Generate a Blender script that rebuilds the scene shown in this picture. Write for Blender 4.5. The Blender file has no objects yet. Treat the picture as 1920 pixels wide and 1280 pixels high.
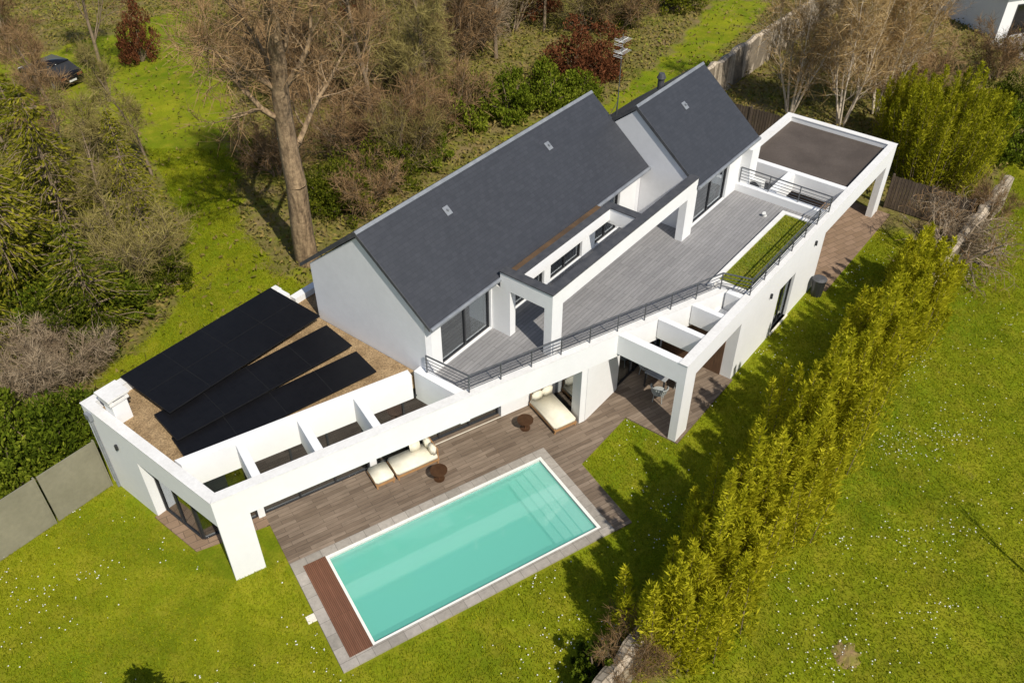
import bpy, bmesh, math, random
import numpy as np
from mathutils import Vector, Matrix
R=math.radians
random.seed(7)
sc=bpy.context.scene; COL=sc.collection
# ------------------------------------------------------------------ camera model and frames
H=23.0; PITCH=R(40); FPX=1640.0
SP,CP=math.sin(PITCH),math.cos(PITCH)
def PX(px,py,z=0.0):
    x=(px-960)/FPX; y=(640-py)/FPX
    t=(H-z)/(SP-y*CP)
    return Vector((x*t,(CP+y*SP)*t,z))
def proj(X,Y,Z):
    dep=Y*CP+(H-Z)*SP; up=Y*SP-(H-Z)*CP
    return 960+FPX*X/dep, 640-FPX*up/dep
PHI=R(52); OX,OY=-4.88,23.2
CU,SU=math.cos(PHI),math.sin(PHI)
def W(u,v,z=0.0): return Vector((OX+u*CU+v*SU, OY+u*SU-v*CU, z))
def toUV(X,Y):
    dx,dy=X-OX,Y-OY
    return dx*CU+dy*SU, dx*SU-dy*CU
FA=R(20.5); CF,SF=math.cos(FA),math.sin(FA)
F0=(-7.95,1.62)
def sd(s,d): return (F0[0]+CF*s+SF*d, F0[1]+SF*s-CF*d)
def toSD(u,v):
    a,b=u-F0[0],v-F0[1]
    return a*CF+b*SF, a*SF-b*CF
FANG=PHI-FA
def FW(s,d,z=0.0): return W(*sd(s,d),z)
# ------------------------------------------------------------------ object helpers
def tag(o,label=None,cat=None,group=None,kind=None):
    if label: o['label']=label
    if cat: o['category']=cat
    if group: o['group']=group
    if kind: o['kind']=kind
    return o
def empty(name,loc,rz=0.0,label=None,cat=None,group=None):
    o=bpy.data.objects.new(name,None); COL.objects.link(o)
    o.location=loc; o.rotation_euler=(0,0,rz); o.empty_display_size=.3
    return tag(o,label,cat,group)
def link(name,me,mat,parent=None):
    if mat is not None and not me.materials: me.materials.append(mat)
    o=bpy.data.objects.new(name,me); COL.objects.link(o)
    if parent is not None: o.parent=parent
    return o
class MB:
    def __init__(s): s.bm=bmesh.new()
    def prism(s,pts,z0,z1):
        a=sum(pts[i][0]*pts[(i+1)%len(pts)][1]-pts[(i+1)%len(pts)][0]*pts[i][1] for i in range(len(pts)))
        if a<0: pts=pts[::-1]
        n=len(pts)
        b=[s.bm.verts.new((p[0],p[1],z0)) for p in pts]; t=[s.bm.verts.new((p[0],p[1],z1)) for p in pts]
        s.bm.faces.new(b[::-1]); s.bm.faces.new(t)
        for i in range(n): s.bm.faces.new((b[i],b[(i+1)%n],t[(i+1)%n],t[i]))
        return s
    def uv(s,pts,z0,z1): return s.prism([(p[0],-p[1]) for p in pts],z0,z1)
    def ub(s,u0,u1,v0,v1,z0,z1): return s.uv([(u0,v0),(u1,v0),(u1,v1),(u0,v1)],z0,z1)
    def sdp(s,pts,z0,z1): return s.uv([sd(*p) for p in pts],z0,z1)
    def sb(s,s0,s1,d0,d1,z0,z1): return s.sdp([(s0,d0),(s1,d0),(s1,d1),(s0,d1)],z0,z1)
    def box(s,x0,x1,y0,y1,z0,z1): return s.prism([(x0,y0),(x1,y0),(x1,y1),(x0,y1)],z0,z1)
    def extr(s,pts,vec):
        vec=Vector(vec); n=len(pts)
        b=[s.bm.verts.new(p) for p in pts]; t=[s.bm.verts.new(Vector(p)+vec) for p in pts]
        s.bm.faces.new(b[::-1]); s.bm.faces.new(t)
        for i in range(n): s.bm.faces.new((b[i],b[(i+1)%n],t[(i+1)%n],t[i]))
        return s
    def tube(s,p,q,r0,r1=None,n=8):
        r1=r0 if r1 is None else r1
        p,q=Vector(p),Vector(q); d=(q-p).normalized()
        a=d.cross(Vector((0,0,1)) if abs(d.z)<.9 else Vector((1,0,0))).normalized(); b=d.cross(a)
        A=[s.bm.verts.new(p+(a*math.cos(2*math.pi*i/n)+b*math.sin(2*math.pi*i/n))*r0) for i in range(n)]
        B=[s.bm.verts.new(q+(a*math.cos(2*math.pi*i/n)+b*math.sin(2*math.pi*i/n))*r1) for i in range(n)]
        s.bm.faces.new(A[::-1]); s.bm.faces.new(B)
        for i in range(n): s.bm.faces.new((A[i],A[(i+1)%n],B[(i+1)%n],B[i]))
        return s
    def face(s,pts):
        s.bm.faces.new([s.bm.verts.new(p) for p in pts]); return s
    def build(s,name,mat,parent=None,bevel=0,seg=1,smooth=False,recalc=True):
        if recalc: bmesh.ops.recalc_face_normals(s.bm,faces=s.bm.faces[:])
        if bevel: bmesh.ops.bevel(s.bm,geom=s.bm.edges[:],offset=bevel,segments=seg,affect='EDGES',profile=.5)
        me=bpy.data.meshes.new(name); s.bm.to_mesh(me); s.bm.free()
        if smooth:
            for p in me.polygons: p.use_smooth=True
        return link(name,me,mat,parent)
def mesh_np(name,V,F,mat,parent=None):
    V=np.asarray(V,dtype=np.float32); F=np.asarray(F,dtype=np.int32); M,k=F.shape
    me=bpy.data.meshes.new(name)
    me.vertices.add(len(V)); me.vertices.foreach_set('co',V.ravel())
    me.loops.add(M*k); me.loops.foreach_set('vertex_index',F.ravel())
    me.polygons.add(M); me.polygons.foreach_set('loop_start',np.arange(M,dtype=np.int32)*k)
    try: me.polygons.foreach_set('loop_total',np.full(M,k,dtype=np.int32))
    except Exception: pass
    me.update(calc_edges=True)
    return link(name,me,mat,parent)
def nrm(a): return a/np.maximum(np.linalg.norm(a,axis=-1,keepdims=True),1e-9)
def leafs(C,L,Wd,rng,axis=None,spread=1.0):
    C=np.asarray(C,float); N=len(C)
    a=nrm(rng.normal(size=(N,3)))
    if axis is not None: a=nrm(np.asarray(axis)+spread*a)
    b=nrm(np.cross(a,rng.normal(size=(N,3))))
    l=(L*rng.uniform(.6,1.35,size=N))[:,None]; w=(Wd*rng.uniform(.7,1.3,size=N))[:,None]
    V=np.stack([C-a*l/2,C+b*w/2,C+a*l/2,C-b*w/2],1).reshape(-1,3)
    return V,np.arange(4*N).reshape(N,4)
def tubes_np(segs,k):
    P0=np.array([s[0] for s in segs]);P1=np.array([s[1] for s in segs]);R0=np.array([s[2] for s in segs]);R1=np.array([s[3] for s in segs])
    d=nrm(P1-P0); ref=np.where(np.abs(d[:,2:3])<.9,np.array([[0,0,1.]]),np.array([[1.,0,0]]))
    a=nrm(np.cross(d,ref)); b=np.cross(d,a); N=len(P0)
    th=np.arange(k)*2*np.pi/k
    ring=a[:,None,:]*np.cos(th)[None,:,None]+b[:,None,:]*np.sin(th)[None,:,None]
    V=np.concatenate([P0[:,None,:]+ring*R0[:,None,None],P1[:,None,:]+ring*R1[:,None,None]],1).reshape(-1,3)
    j=np.arange(k); f=np.stack([j,(j+1)%k,k+(j+1)%k,k+j],1)
    F=(f[None]+(np.arange(N)*2*k)[:,None,None]).reshape(-1,4)
    return V,F
# ------------------------------------------------------------------ materials
MATS={}
def newmat(name):
    m=bpy.data.materials.new(name); m.use_nodes=True; nt=m.node_tree
    b=nt.nodes['Principled BSDF']; return m,nt,b
def N(nt,t,**kw):
    n=nt.nodes.new(t)
    for k,v in kw.items(): setattr(n,k,v)
    return n
def c4(c): return (c[0],c[1],c[2],1)
def mixc(nt,fac,a,b,mode='MIX'):
    n=N(nt,'ShaderNodeMix',data_type='RGBA',blend_type=mode)
    for sock,val in ((n.inputs[0],fac),(n.inputs[6],a),(n.inputs[7],b)):
        if isinstance(val,(int,float)): sock.default_value=val
        elif isinstance(val,tuple): sock.default_value=c4(val)
        else: nt.links.new(val,sock)
    return n.outputs[2]
def noise(nt,vec,scale,detail=5,rough=.6):
    n=N(nt,'ShaderNodeTexNoise'); n.inputs['Scale'].default_value=scale; n.inputs['Detail'].default_value=detail; n.inputs['Roughness'].default_value=rough
    if vec is not None: nt.links.new(vec,n.inputs['Vector'])
    return n.outputs['Fac']
def ramp(nt,fac,stops):
    r=N(nt,'ShaderNodeValToRGB'); e=r.color_ramp.elements
    while len(e)<len(stops): e.new(.5)
    for i,(p,c) in enumerate(stops):
        e[i].position=p; e[i].color=c4(c) if isinstance(c,tuple) else (c,c,c,1)
    nt.links.new(fac,r.inputs[0]); return r.outputs[0]
def mapping(nt,vec,rot=0,scale=(1,1,1)):
    m=N(nt,'ShaderNodeMapping'); m.inputs['Rotation'].default_value=(0,0,rot); m.inputs['Scale'].default_value=scale
    nt.links.new(vec,m.inputs[0]); return m.outputs[0]
def bump(nt,b,h,strength,dist=.02):
    n=N(nt,'ShaderNodeBump'); n.inputs['Strength'].default_value=strength; n.inputs['Distance'].default_value=dist
    nt.links.new(h,n.inputs['Height']); nt.links.new(n.outputs[0],b.inputs['Normal'])
def mnoise(name,c1,c2,scale=3,rough=.7,bmp=0,fine=None,metal=0,lo=.35,hi=.65,bscale=None,stretch=(1,1,1),spec=None,fa=.55,flo=.55):
    if name in MATS: return MATS[name]
    m,nt,b=newmat(name); tc=N(nt,'ShaderNodeTexCoord').outputs['Object']
    v=mapping(nt,tc,0,stretch)
    f=noise(nt,v,scale); col=mixc(nt,ramp(nt,f,[(lo,0.),(hi,1.)]),c1,c2)
    if fine:
        g=noise(nt,tc,fine,3,.7); col=mixc(nt,fa,col,ramp(nt,g,[(.3,flo),(.7,1.)]),'MULTIPLY')
    nt.links.new(col,b.inputs['Base Color']); b.inputs['Roughness'].default_value=rough; b.inputs['Metallic'].default_value=metal
    if spec is not None: b.inputs['Specular IOR Level'].default_value=spec
    if bmp: bump(nt,b,noise(nt,tc,bscale or (fine or scale*4),4,.7),bmp)
    MATS[name]=m; return m
def mbrick(name,c1,c2,mort,bw,rh,ms=.008,rot=0,rough=.6,grain=(2,25,2),gr=.35,off=.5,bmp=.3,spec=.3,bigf=.35):
    m,nt,b=newmat(name); tc=N(nt,'ShaderNodeTexCoord').outputs['Object']; v=mapping(nt,tc,rot)
    br=N(nt,'ShaderNodeTexBrick'); br.offset=off; br.inputs['Scale'].default_value=1
    br.inputs['Brick Width'].default_value=bw; br.inputs['Row Height'].default_value=rh; br.inputs['Mortar Size'].default_value=ms; br.inputs['Mortar Smooth'].default_value=.1
    br.inputs['Color1'].default_value=c4(c1); br.inputs['Color2'].default_value=c4(c2); br.inputs['Mortar'].default_value=c4(mort); nt.links.new(v,br.inputs['Vector'])
    g=noise(nt,mapping(nt,v,0,grain),1.5,5,.65)
    col=mixc(nt,gr,br.outputs['Color'],ramp(nt,g,[(.3,.45),(.7,1.25)]),'MULTIPLY')
    big=noise(nt,tc,.45,4,.6); col=mixc(nt,bigf,col,ramp(nt,big,[(.3,.65),(.7,1.3)]),'MULTIPLY')
    nt.links.new(col,b.inputs['Base Color']); b.inputs['Roughness'].default_value=rough; b.inputs['Specular IOR Level'].default_value=spec
    bump(nt,b,br.outputs['Fac'],-bmp,.01)
    MATS[name]=m; return m
def mleaf(name,stops,nscale=.8,trans=.25,orand=.25):
    m,nt,b=newmat(name); nt.nodes.remove(b); out=nt.nodes['Material Output']
    g=N(nt,'ShaderNodeNewGeometry').outputs['Random Per Island']; tc=N(nt,'ShaderNodeTexCoord').outputs['Object']
    no=noise(nt,tc,nscale,3,.6); oi=N(nt,'ShaderNodeObjectInfo').outputs['Random']
    def ma(op,a,bb):
        n=N(nt,'ShaderNodeMath',operation=op)
        for i,x in enumerate((a,bb)):
            if isinstance(x,(int,float)): n.inputs[i].default_value=x
            else: nt.links.new(x,n.inputs[i])
        return n.outputs[0]
    f=ma('ADD',ma('MULTIPLY',g,.5),ma('MULTIPLY',no,.7)); f=ma('ADD',f,ma('MULTIPLY',ma('SUBTRACT',oi,.5),orand)); f=ma('SUBTRACT',f,.1)
    col=ramp(nt,f,stops)
    d=N(nt,'ShaderNodeBsdfDiffuse'); nt.links.new(col,d.inputs[0])
    if trans>0:
        t=N(nt,'ShaderNodeBsdfTranslucent'); mx=N(nt,'ShaderNodeMixShader'); mx.inputs[0].default_value=trans
        nt.links.new(col,t.inputs[0]); nt.links.new(d.outputs[0],mx.inputs[1]); nt.links.new(t.outputs[0],mx.inputs[2]); nt.links.new(mx.outputs[0],out.inputs[0])
    else: nt.links.new(d.outputs[0],out.inputs[0])
    MATS[name]=m; return m
def mglass(name,tint,fac_lo,fac_hi,rough=.01,milk=None,mfac=0):
    m,nt,b=newmat(name); nt.nodes.remove(b); out=nt.nodes['Material Output']
    t=N(nt,'ShaderNodeBsdfTransparent'); t.inputs[0].default_value=c4(tint); base=t.outputs[0]
    if milk:
        d=N(nt,'ShaderNodeBsdfDiffuse'); d.inputs[0].default_value=c4(milk); mm=N(nt,'ShaderNodeMixShader'); mm.inputs[0].default_value=mfac
        nt.links.new(base,mm.inputs[1]); nt.links.new(d.outputs[0],mm.inputs[2]); base=mm.outputs[0]
    g=N(nt,'ShaderNodeBsdfGlossy'); g.inputs['Roughness'].default_value=rough; g.inputs[0].default_value=(.9,.95,1,1)
    lw=N(nt,'ShaderNodeLayerWeight'); lw.inputs[0].default_value=.35
    f=ramp(nt,lw.outputs['Facing'],[(0.,fac_lo),(1.,fac_hi)])
    mx=N(nt,'ShaderNodeMixShader'); nt.links.new(f,mx.inputs[0]); nt.links.new(base,mx.inputs[1]); nt.links.new(g.outputs[0],mx.inputs[2]); nt.links.new(mx.outputs[0],out.inputs[0])
    return m,nt,g
M_white=mnoise('white_render',(.83,.83,.83),(.78,.78,.775),.6,.85,.05,3.5,lo=.3,hi=.75,bscale=60,fa=.08)
M_grey_render=mnoise('pale_grey_render',(.76,.76,.775),(.70,.70,.715),.9,.88,.06,4,lo=.3,hi=.75,bscale=50,fa=.12)
M_coping=mnoise('coping_render',(.82,.81,.79),(.71,.69,.66),1.6,.85,.05,9,lo=.35,hi=.85,fa=.25)
M_slate=mbrick('slate',(.039,.042,.051),(.046,.049,.059),(.032,.034,.041),.24,.125,.005,0,.5,(3,3,3),.2,.5,.15,.4,.15)
M_zinc=mnoise('zinc',(.22,.235,.26),(.30,.315,.34),3,.5,metal=.3)
M_dark=mnoise('dark_cap',(.05,.052,.058),(.08,.08,.085),4,.6)
M_frame=mnoise('anthracite_frame',(.022,.023,.026),(.03,.031,.034),4,.4)
M_pframe=mnoise('black_panel_frame',(.010,.010,.011),(.014,.014,.015),4,.5,spec=.2)
M_rail=mnoise('grey_metal',(.13,.135,.145),(.17,.175,.185),5,.4,metal=.6)
M_gravel=mnoise('gravel',(.58,.40,.21),(.36,.235,.115),2.2,.95,.9,22,bscale=30,fa=.95,flo=.25)
M_terr=mbrick('terrace_planks',(.245,.24,.243),(.295,.288,.288),(.12,.117,.117),1.6,.145,.007,0,.7,(2,20,2),.3,.37)
M_deck=mbrick('deck_planks',(.165,.120,.085),(.275,.210,.155),(.085,.064,.048),1.2,.16,.006,0,.75,(1.5,18,2),.55,.37,.3,.3,.6)
M_cover=mbrick('brown_slats',(.165,.072,.040),(.205,.095,.055),(.075,.033,.02),4.0,.055,.007,R(90),.6,(2,14,2),.35,.37)
M_stone=mbrick('coping_stone',(.31,.28,.24),(.40,.36,.315),(.19,.17,.15),.5,.5,.008,0,.8,(5,5,5),.35,0)
M_rim=mnoise('cream_rim',(.80,.75,.64),(.72,.67,.56),3,.6)
M_rimw=mnoise('white_pool_rim',(.84,.83,.78),(.76,.75,.69),3,.6)
M_panel=mbrick('solar_cells',(.0065,.0065,.008),(.008,.008,.0095),(.011,.011,.013),.17,.17,.003,0,.4,(2,2,2),.1,0,.0,.16)
M_wood=mnoise('teak',(.42,.235,.10),(.30,.16,.07),3,.55,stretch=(1,8,8))
M_cush=mnoise('cream_fabric',(.78,.73,.60),(.70,.65,.52),4,.95,.15,None,bscale=40)
M_bronze=mnoise('bronze',(.085,.04,.02),(.12,.06,.03),5,.3,metal=.4)
M_black=mnoise('black_gloss',(.008,.008,.009),(.011,.011,.012),3,.12)
M_tyre=mnoise('rubber',(.012,.012,.012),(.02,.02,.02),5,.85)
M_khaki=mnoise('khaki_panel',(.22,.205,.14),(.27,.25,.175),.8,.8,.1,7,fa=.3)
M_stonewall=mbrick('rubble_stone',(.40,.33,.24),(.56,.47,.36),(.22,.18,.13),.33,.2,.02,0,.95,(3,3,3),.6,.5,.6,.3,.7)
M_oldwood=mbrick('weathered_boards',(.115,.085,.06),(.175,.13,.095),(.03,.022,.016),.16,4.0,.012,0,.9,(10,1.5,2),.6,0)
M_wicker=mnoise('grey_wicker',(.42,.44,.43),(.3,.32,.31),14,.8)
M_tabletop=mnoise('grey_tabletop',(.30,.31,.32),(.36,.37,.38),4,.4)
M_ac=mnoise('white_plastic',(.72,.72,.70),(.66,.66,.64),3,.5)
M_floor=mnoise('indoor_floor',(.35,.28,.2),(.28,.22,.16),2,.5)
M_curt=mnoise('white_curtain',(.8,.8,.78),(.72,.72,.7),3,.9)
M_clad=mnoise('brown_cladding',(.16,.085,.045),(.10,.055,.03),2,.7,stretch=(1,6,1))
M_felt=mnoise('roof_felt',(.078,.060,.048),(.112,.088,.072),.8,.85,.1,12)
M_earth=mnoise('bare_earth',(.30,.19,.09),(.21,.19,.03),2.5,.95,.6,9,fa=.4)
M_pave=mbrick('brown_pavers',(.24,.16,.10),(.31,.21,.14),(.12,.085,.06),.6,.3,.01,0,.85)
M_bark=mnoise('bark',(.50,.35,.20),(.17,.11,.06),2.2,.95,1.2,7,lo=.38,hi=.66,stretch=(3,3,.5),bscale=8,fa=.8,flo=.35)
M_bark2=mnoise('grey_brown_bark',(.32,.24,.155),(.18,.13,.08),3,.95,.5,9,stretch=(3,3,.7))
M_birch=mnoise('birch_bark',(.66,.56,.43),(.42,.33,.23),2.5,.9,.2,None,lo=.5,hi=.75,stretch=(1,1,2))
M_tangle=mnoise('pale_dry_branch',(.36,.28,.19),(.20,.15,.10),4,.95,.4)
M_twig=mleaf('brown_twig',[(.15,(.13,.078,.038)),(.5,(.25,.155,.074)),(.85,(.40,.265,.135))],.4,0.,.3)
M_twig_olive=mleaf('olive_twig',[(.15,(.12,.098,.030)),(.5,(.22,.18,.060)),(.85,(.34,.285,.10))],.5,0.,.3)
M_twig_pale=mleaf('pale_twig',[(.15,(.20,.145,.09)),(.5,(.34,.26,.17)),(.85,(.50,.41,.29))],.5,0.,.2)
M_twig_gold=mleaf('golden_twig',[(.15,(.24,.15,.06)),(.5,(.40,.265,.115)),(.85,(.56,.41,.20))],.5,0.,.2)
M_russet=mleaf('russet_leaf',[(.15,(.07,.026,.012)),(.5,(.16,.058,.026)),(.85,(.27,.11,.05))],.6,.15,.25)
M_laurel=mleaf('laurel_leaf',[(.15,(.040,.062,.006)),(.5,(.115,.155,.012)),(.85,(.26,.29,.03))],.8)
M_dkgreen=mleaf('dark_evergreen',[(.15,(.030,.043,.006)),(.5,(.085,.105,.010)),(.85,(.22,.22,.02))],.8)
M_cedar=mleaf('cedar_needle',[(.15,(.055,.060,.006)),(.45,(.15,.15,.013)),(.85,(.34,.31,.03))],.6)
M_bamboo=mleaf('bamboo_leaf',[(.12,(.19,.20,.008)),(.45,(.40,.385,.015)),(.85,(.68,.62,.045))],.8,.4)
M_brightbush=mleaf('bright_leaf',[(.15,(.11,.13,.006)),(.5,(.27,.275,.012)),(.85,(.48,.45,.03))],.6,.35)
M_blade=mleaf('grass_blade',[(.12,(.115,.158,.005)),(.45,(.225,.262,.009)),(.8,(.37,.365,.018))],.45,.3)
M_plblade=mleaf('planter_blade',[(.12,(.10,.14,.008)),(.45,(.20,.25,.012)),(.8,(.35,.34,.03))],.9,.2)
M_under=mleaf('undergrowth_leaf',[(.1,(.06,.08,.010)),(.4,(.17,.155,.03)),(.65,(.27,.20,.07)),(.9,(.17,.22,.015))],.25,.1)
M_petal=mnoise('daisy_petal',(.85,.85,.80),(.75,.75,.7),5,.8)
m,nt,g=mglass('window_glass',(.50,.53,.54),.10,.65); M_glass=m
m,nt,g=mglass('water_surface',(.90,.98,.965),.03,.45,.06,(.175,.60,.485),.58); M_water=m
wn=noise(nt,N(nt,'ShaderNodeTexCoord').outputs['Object'],2.2,3,.5); bp=N(nt,'ShaderNodeBump'); bp.inputs['Strength'].default_value=.06; bp.inputs['Distance'].default_value=.03
nt.links.new(wn,bp.inputs['Height']); nt.links.new(bp.outputs[0],g.inputs['Normal'])
# pool liner: water's absorption of light put into its colour, paler where shallow
M_liner,nt,b=newmat('pool_liner')
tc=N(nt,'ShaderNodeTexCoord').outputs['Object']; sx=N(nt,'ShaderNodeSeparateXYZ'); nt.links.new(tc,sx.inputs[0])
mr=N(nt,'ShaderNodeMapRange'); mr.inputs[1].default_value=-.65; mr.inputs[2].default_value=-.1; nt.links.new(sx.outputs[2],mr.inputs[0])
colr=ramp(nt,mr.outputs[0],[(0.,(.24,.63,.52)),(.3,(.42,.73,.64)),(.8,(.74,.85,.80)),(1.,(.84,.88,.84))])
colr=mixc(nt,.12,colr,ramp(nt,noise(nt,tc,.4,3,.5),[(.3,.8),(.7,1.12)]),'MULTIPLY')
nt.links.new(colr,b.inputs['Base Color']); b.inputs['Roughness'].default_value=.8
# ground
M_ground,nt,b=newmat('lawn_ground')
tc=N(nt,'ShaderNodeTexCoord').outputs['Object']
n1=noise(nt,tc,.16,5,.6); n2=noise(nt,tc,1.1,6,.7); n3=noise(nt,tc,14,4,.75)
gcol=mixc(nt,ramp(nt,n1,[(.35,0.),(.65,1.)]),(.140,.198,.006),(.245,.268,.010))
gcol=mixc(nt,ramp(nt,n2,[(.45,0.),(.75,.8)]),gcol,(.34,.295,.026))
gcol=mixc(nt,.6,gcol,ramp(nt,noise(nt,tc,.5,6,.7),[(.3,.55),(.62,1.15)]),'MULTIPLY')
gcol=mixc(nt,.55,gcol,ramp(nt,n3,[(.28,.45),(.72,1.4)]),'MULTIPLY')
lcol=mixc(nt,ramp(nt,noise(nt,tc,.6,6,.7),[(.35,0.),(.65,1.)]),(.25,.18,.085),(.135,.145,.018))
lcol=mixc(nt,.8,lcol,ramp(nt,noise(nt,tc,5,6,.8),[(.3,.4),(.7,1.4)]),'MULTIPLY')
at=N(nt,'ShaderNodeAttribute'); at.attribute_name='litter'
ad=N(nt,'ShaderNodeMath',operation='ADD'); nt.links.new(at.outputs['Fac'],ad.inputs[0])
sb=N(nt,'ShaderNodeMath',operation='MULTIPLY_ADD'); nt.links.new(noise(nt,tc,.8,6,.7),sb.inputs[0]); sb.inputs[1].default_value=1.6; sb.inputs[2].default_value=-.8; nt.links.new(sb.outputs[0],ad.inputs[1])
gcol=mixc(nt,ramp(nt,ad.outputs[0],[(.35,0.),(.65,1.)]),gcol,lcol)
nt.links.new(gcol,b.inputs['Base Color']); b.inputs['Roughness'].default_value=.95; b.inputs['Specular IOR Level'].default_value=.1
bump(nt,b,noise(nt,tc,18,5,.8),.7,.05)
# ------------------------------------------------------------------ ground with a hole for the pool
def inpoly(x,y,poly):
    c=False; j=len(poly)-1
    for i in range(len(poly)):
        xi,yi=poly[i]; xj,yj=poly[j]
        if (yi>y)!=(yj>y) and x<(xj-xi)*(y-yi)/(yj-yi)+xi: c=not c
        j=i
    return c
LAWN=[([(170,720),(330,590),(350,450),(300,320),(230,230),(-40,230),(-40,120),(160,80),(330,20),(410,20),(430,200),(450,420),(520,500),(640,600),(560,640),(300,760)],.2),
      ([(850,330),(1010,235),(1150,185),(1250,100),(1340,0),(1460,0),(1330,120),(1170,210),(1000,300),(850,400)],.3)]
def litter(X,Y):
    u,v=toUV(X,Y)
    if Y<6: return 0.
    px,py=proj(X,Y,0)
    for P,val in LAWN:
        if inpoly(px,py,P): return val
    if u>24 and v<13.2: return .8
    if v<-6.5: return .68
    if (px-1820)**2/900+(py-890)**2/2500<1: return .45
    if 13.0<v<14.2 and -3<u<21: return .7
    return 0.
hs0,hs1,hd0,hd1=1.72,10.98,-4.42,-.42
xs=[-400,-200,-100,-70]+[i*1.0 for i in range(-45,64)]+[80,120,200,400]; xs=sorted([x for x in xs if abs(x-hs0)>.4 and abs(x-hs1)>.4]+[hs0,hs1])
ys=[-400,-200,-80,-50]+[i*1.0 for i in range(-30,61)]+[75,110,200,400]; ys=sorted([y for y in ys if abs(y-hd0)>.4 and abs(y-hd1)>.4]+[hd0,hd1])
V=[(x,y,0) for y in ys for x in xs]; nx=len(xs); Fg=[]
for j in range(len(ys)-1):
    for i in range(nx-1):
        if xs[i]>=hs0 and xs[i+1]<=hs1 and ys[j]>=hd0 and ys[j+1]<=hd1: continue
        a=j*nx+i; Fg.append((a,a+1,a+nx+1,a+nx))
go=mesh_np('ground',V,Fg,M_ground); go.location=FW(0,0); go.rotation_euler=(0,0,FANG)
att=go.data.attributes.new('litter','FLOAT','POINT')
cg,sg=math.cos(FANG),math.sin(FANG); fo=FW(0,0)
att.data.foreach_set('value',np.array([litter(fo.x+x*cg-y*sg,fo.y+x*sg+y*cg) for (x,y,z) in V],dtype=np.float32))
tag(go,kind='structure',label='green garden lawn dotted with daisies, brown leaf litter under the trees',cat='ground')
# ------------------------------------------------------------------ deck and paving
def fac(name,mb,mat,label,cat,kind='structure'):
    o=mb.build(name,mat); o.location=FW(0,0); o.rotation_euler=(0,0,FANG); return tag(o,label,cat,kind=kind)
mb=MB()
pts=[(1.6,2.2),(1.6,-.32),(11.09,-.32),(11.09,-4.6),(11.75,-4.6),toSD(2.53,7.3),toSD(5.43,7.28),toSD(5.45,9.45),toSD(9.75,9.45),toSD(9.75,6.1),toSD(4.5,6.1),(13.3,2.2)]
mb.prism(pts,-.1,.055); fac('deck',mb,M_deck,'brown plank deck between the house and the pool','deck')
mb=MB(); mb.prism([toSD(-8.05,-2.45),toSD(-8.05,-.25),(1.6,1.5),(1.6,2.1),(-.35,2.1),toSD(-7.5,-2.45)],-.1,.05); fac('side_paving',mb,M_pave,'narrow paved strip outside the left glass doors','paving')
mb=MB(); mb.prism([toSD(17.45,4.2),toSD(17.45,10.0),toSD(25.5,10.0),toSD(25.5,4.2)],-.1,.03); fac('carport_paving',mb,M_pave,'brown paved floor under the carport','paving')
mb=MB(); mb.prism([(5.7,1.80),(10.6,1.80),(10.6,1.835),(5.7,1.835)],.05,.06); tag(fac('drain_channel',mb,M_rim,'thin pale drain channel along the glass doors','drain',None))
# ------------------------------------------------------------------ pool
pool=empty('swimming_pool',FW(1.6,-.32),FANG,'turquoise rectangular swimming pool with pale steps and stone coping','swimming pool')
def pb(mb,p0,p1,q0,q1,z0,z1): return mb.box(p0,p1,-q1,-q0,z0,z1)
PL,PW=9.48,4.26; PD=-.65
mb=MB(); pb(mb,0,PL,0,.32,-.05,.075); pb(mb,0,PL,PW-.32,PW,-.05,.075); pb(mb,0,.33,.32,PW-.32,-.05,.075); pb(mb,9.16,PL,.32,PW-.32,-.05,.075); mb.build('coping',M_stone,pool)
mb=MB(); pb(mb,1.06,9.16,.32,.41,-.3,.068); pb(mb,1.06,9.16,3.86,PW-.32,-.3,.068); pb(mb,1.06,1.15,.41,3.86,-.3,.068); pb(mb,9.05,9.16,.41,3.86,-.3,.068); mb.build('rim',M_rimw,pool)
mb=MB(); pb(mb,.33,1.06,.32,PW-.32,-.1,.10); mb.build('cover_deck',M_cover,pool)
mb=MB()
for (f) in ([(1.15,-.41),(9.05,-.41)],[(9.05,-.41),(9.05,-3.86)],[(9.05,-3.86),(1.15,-3.86)],[(1.15,-3.86),(1.15,-.41)]):
    mb.face([(f[0][0],f[0][1],.05),(f[1][0],f[1][1],.05),(f[1][0],f[1][1],PD),(f[0][0],f[0][1],PD)])
mb.face([(1.15,-.41,PD),(9.05,-.41,PD),(9.05,-3.86,PD),(1.15,-3.86,PD)]); mb.build('basin',M_liner,pool,recalc=False)
for i in range(4):
    mb=MB(); pb(mb,9.045-.29*(i+1)-.1,9.045-.29*i-(.1 if i else 0),.415,3.855,PD+.01,-.13-.11*i); mb.build('step',M_liner,pool)
mb=MB(); mb.face([(1.155,-.415,-.03),(9.045,-.415,-.03),(9.045,-3.855,-.03),(1.155,-3.855,-.03)])
wo=mb.build('pool_water',M_water); wo.location=pool.location+Vector((0,0,0)); wo.rotation_euler=(0,0,FANG); tag(wo,'milky turquoise water filling the pool','water',kind='structure')
for p in (3.2,6.6):
    mb=MB(); mb.tube((p,-.415,-.28),(p,-.435,-.28),.07,n=12); mb.build('pool_light',M_ac,pool)
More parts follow.
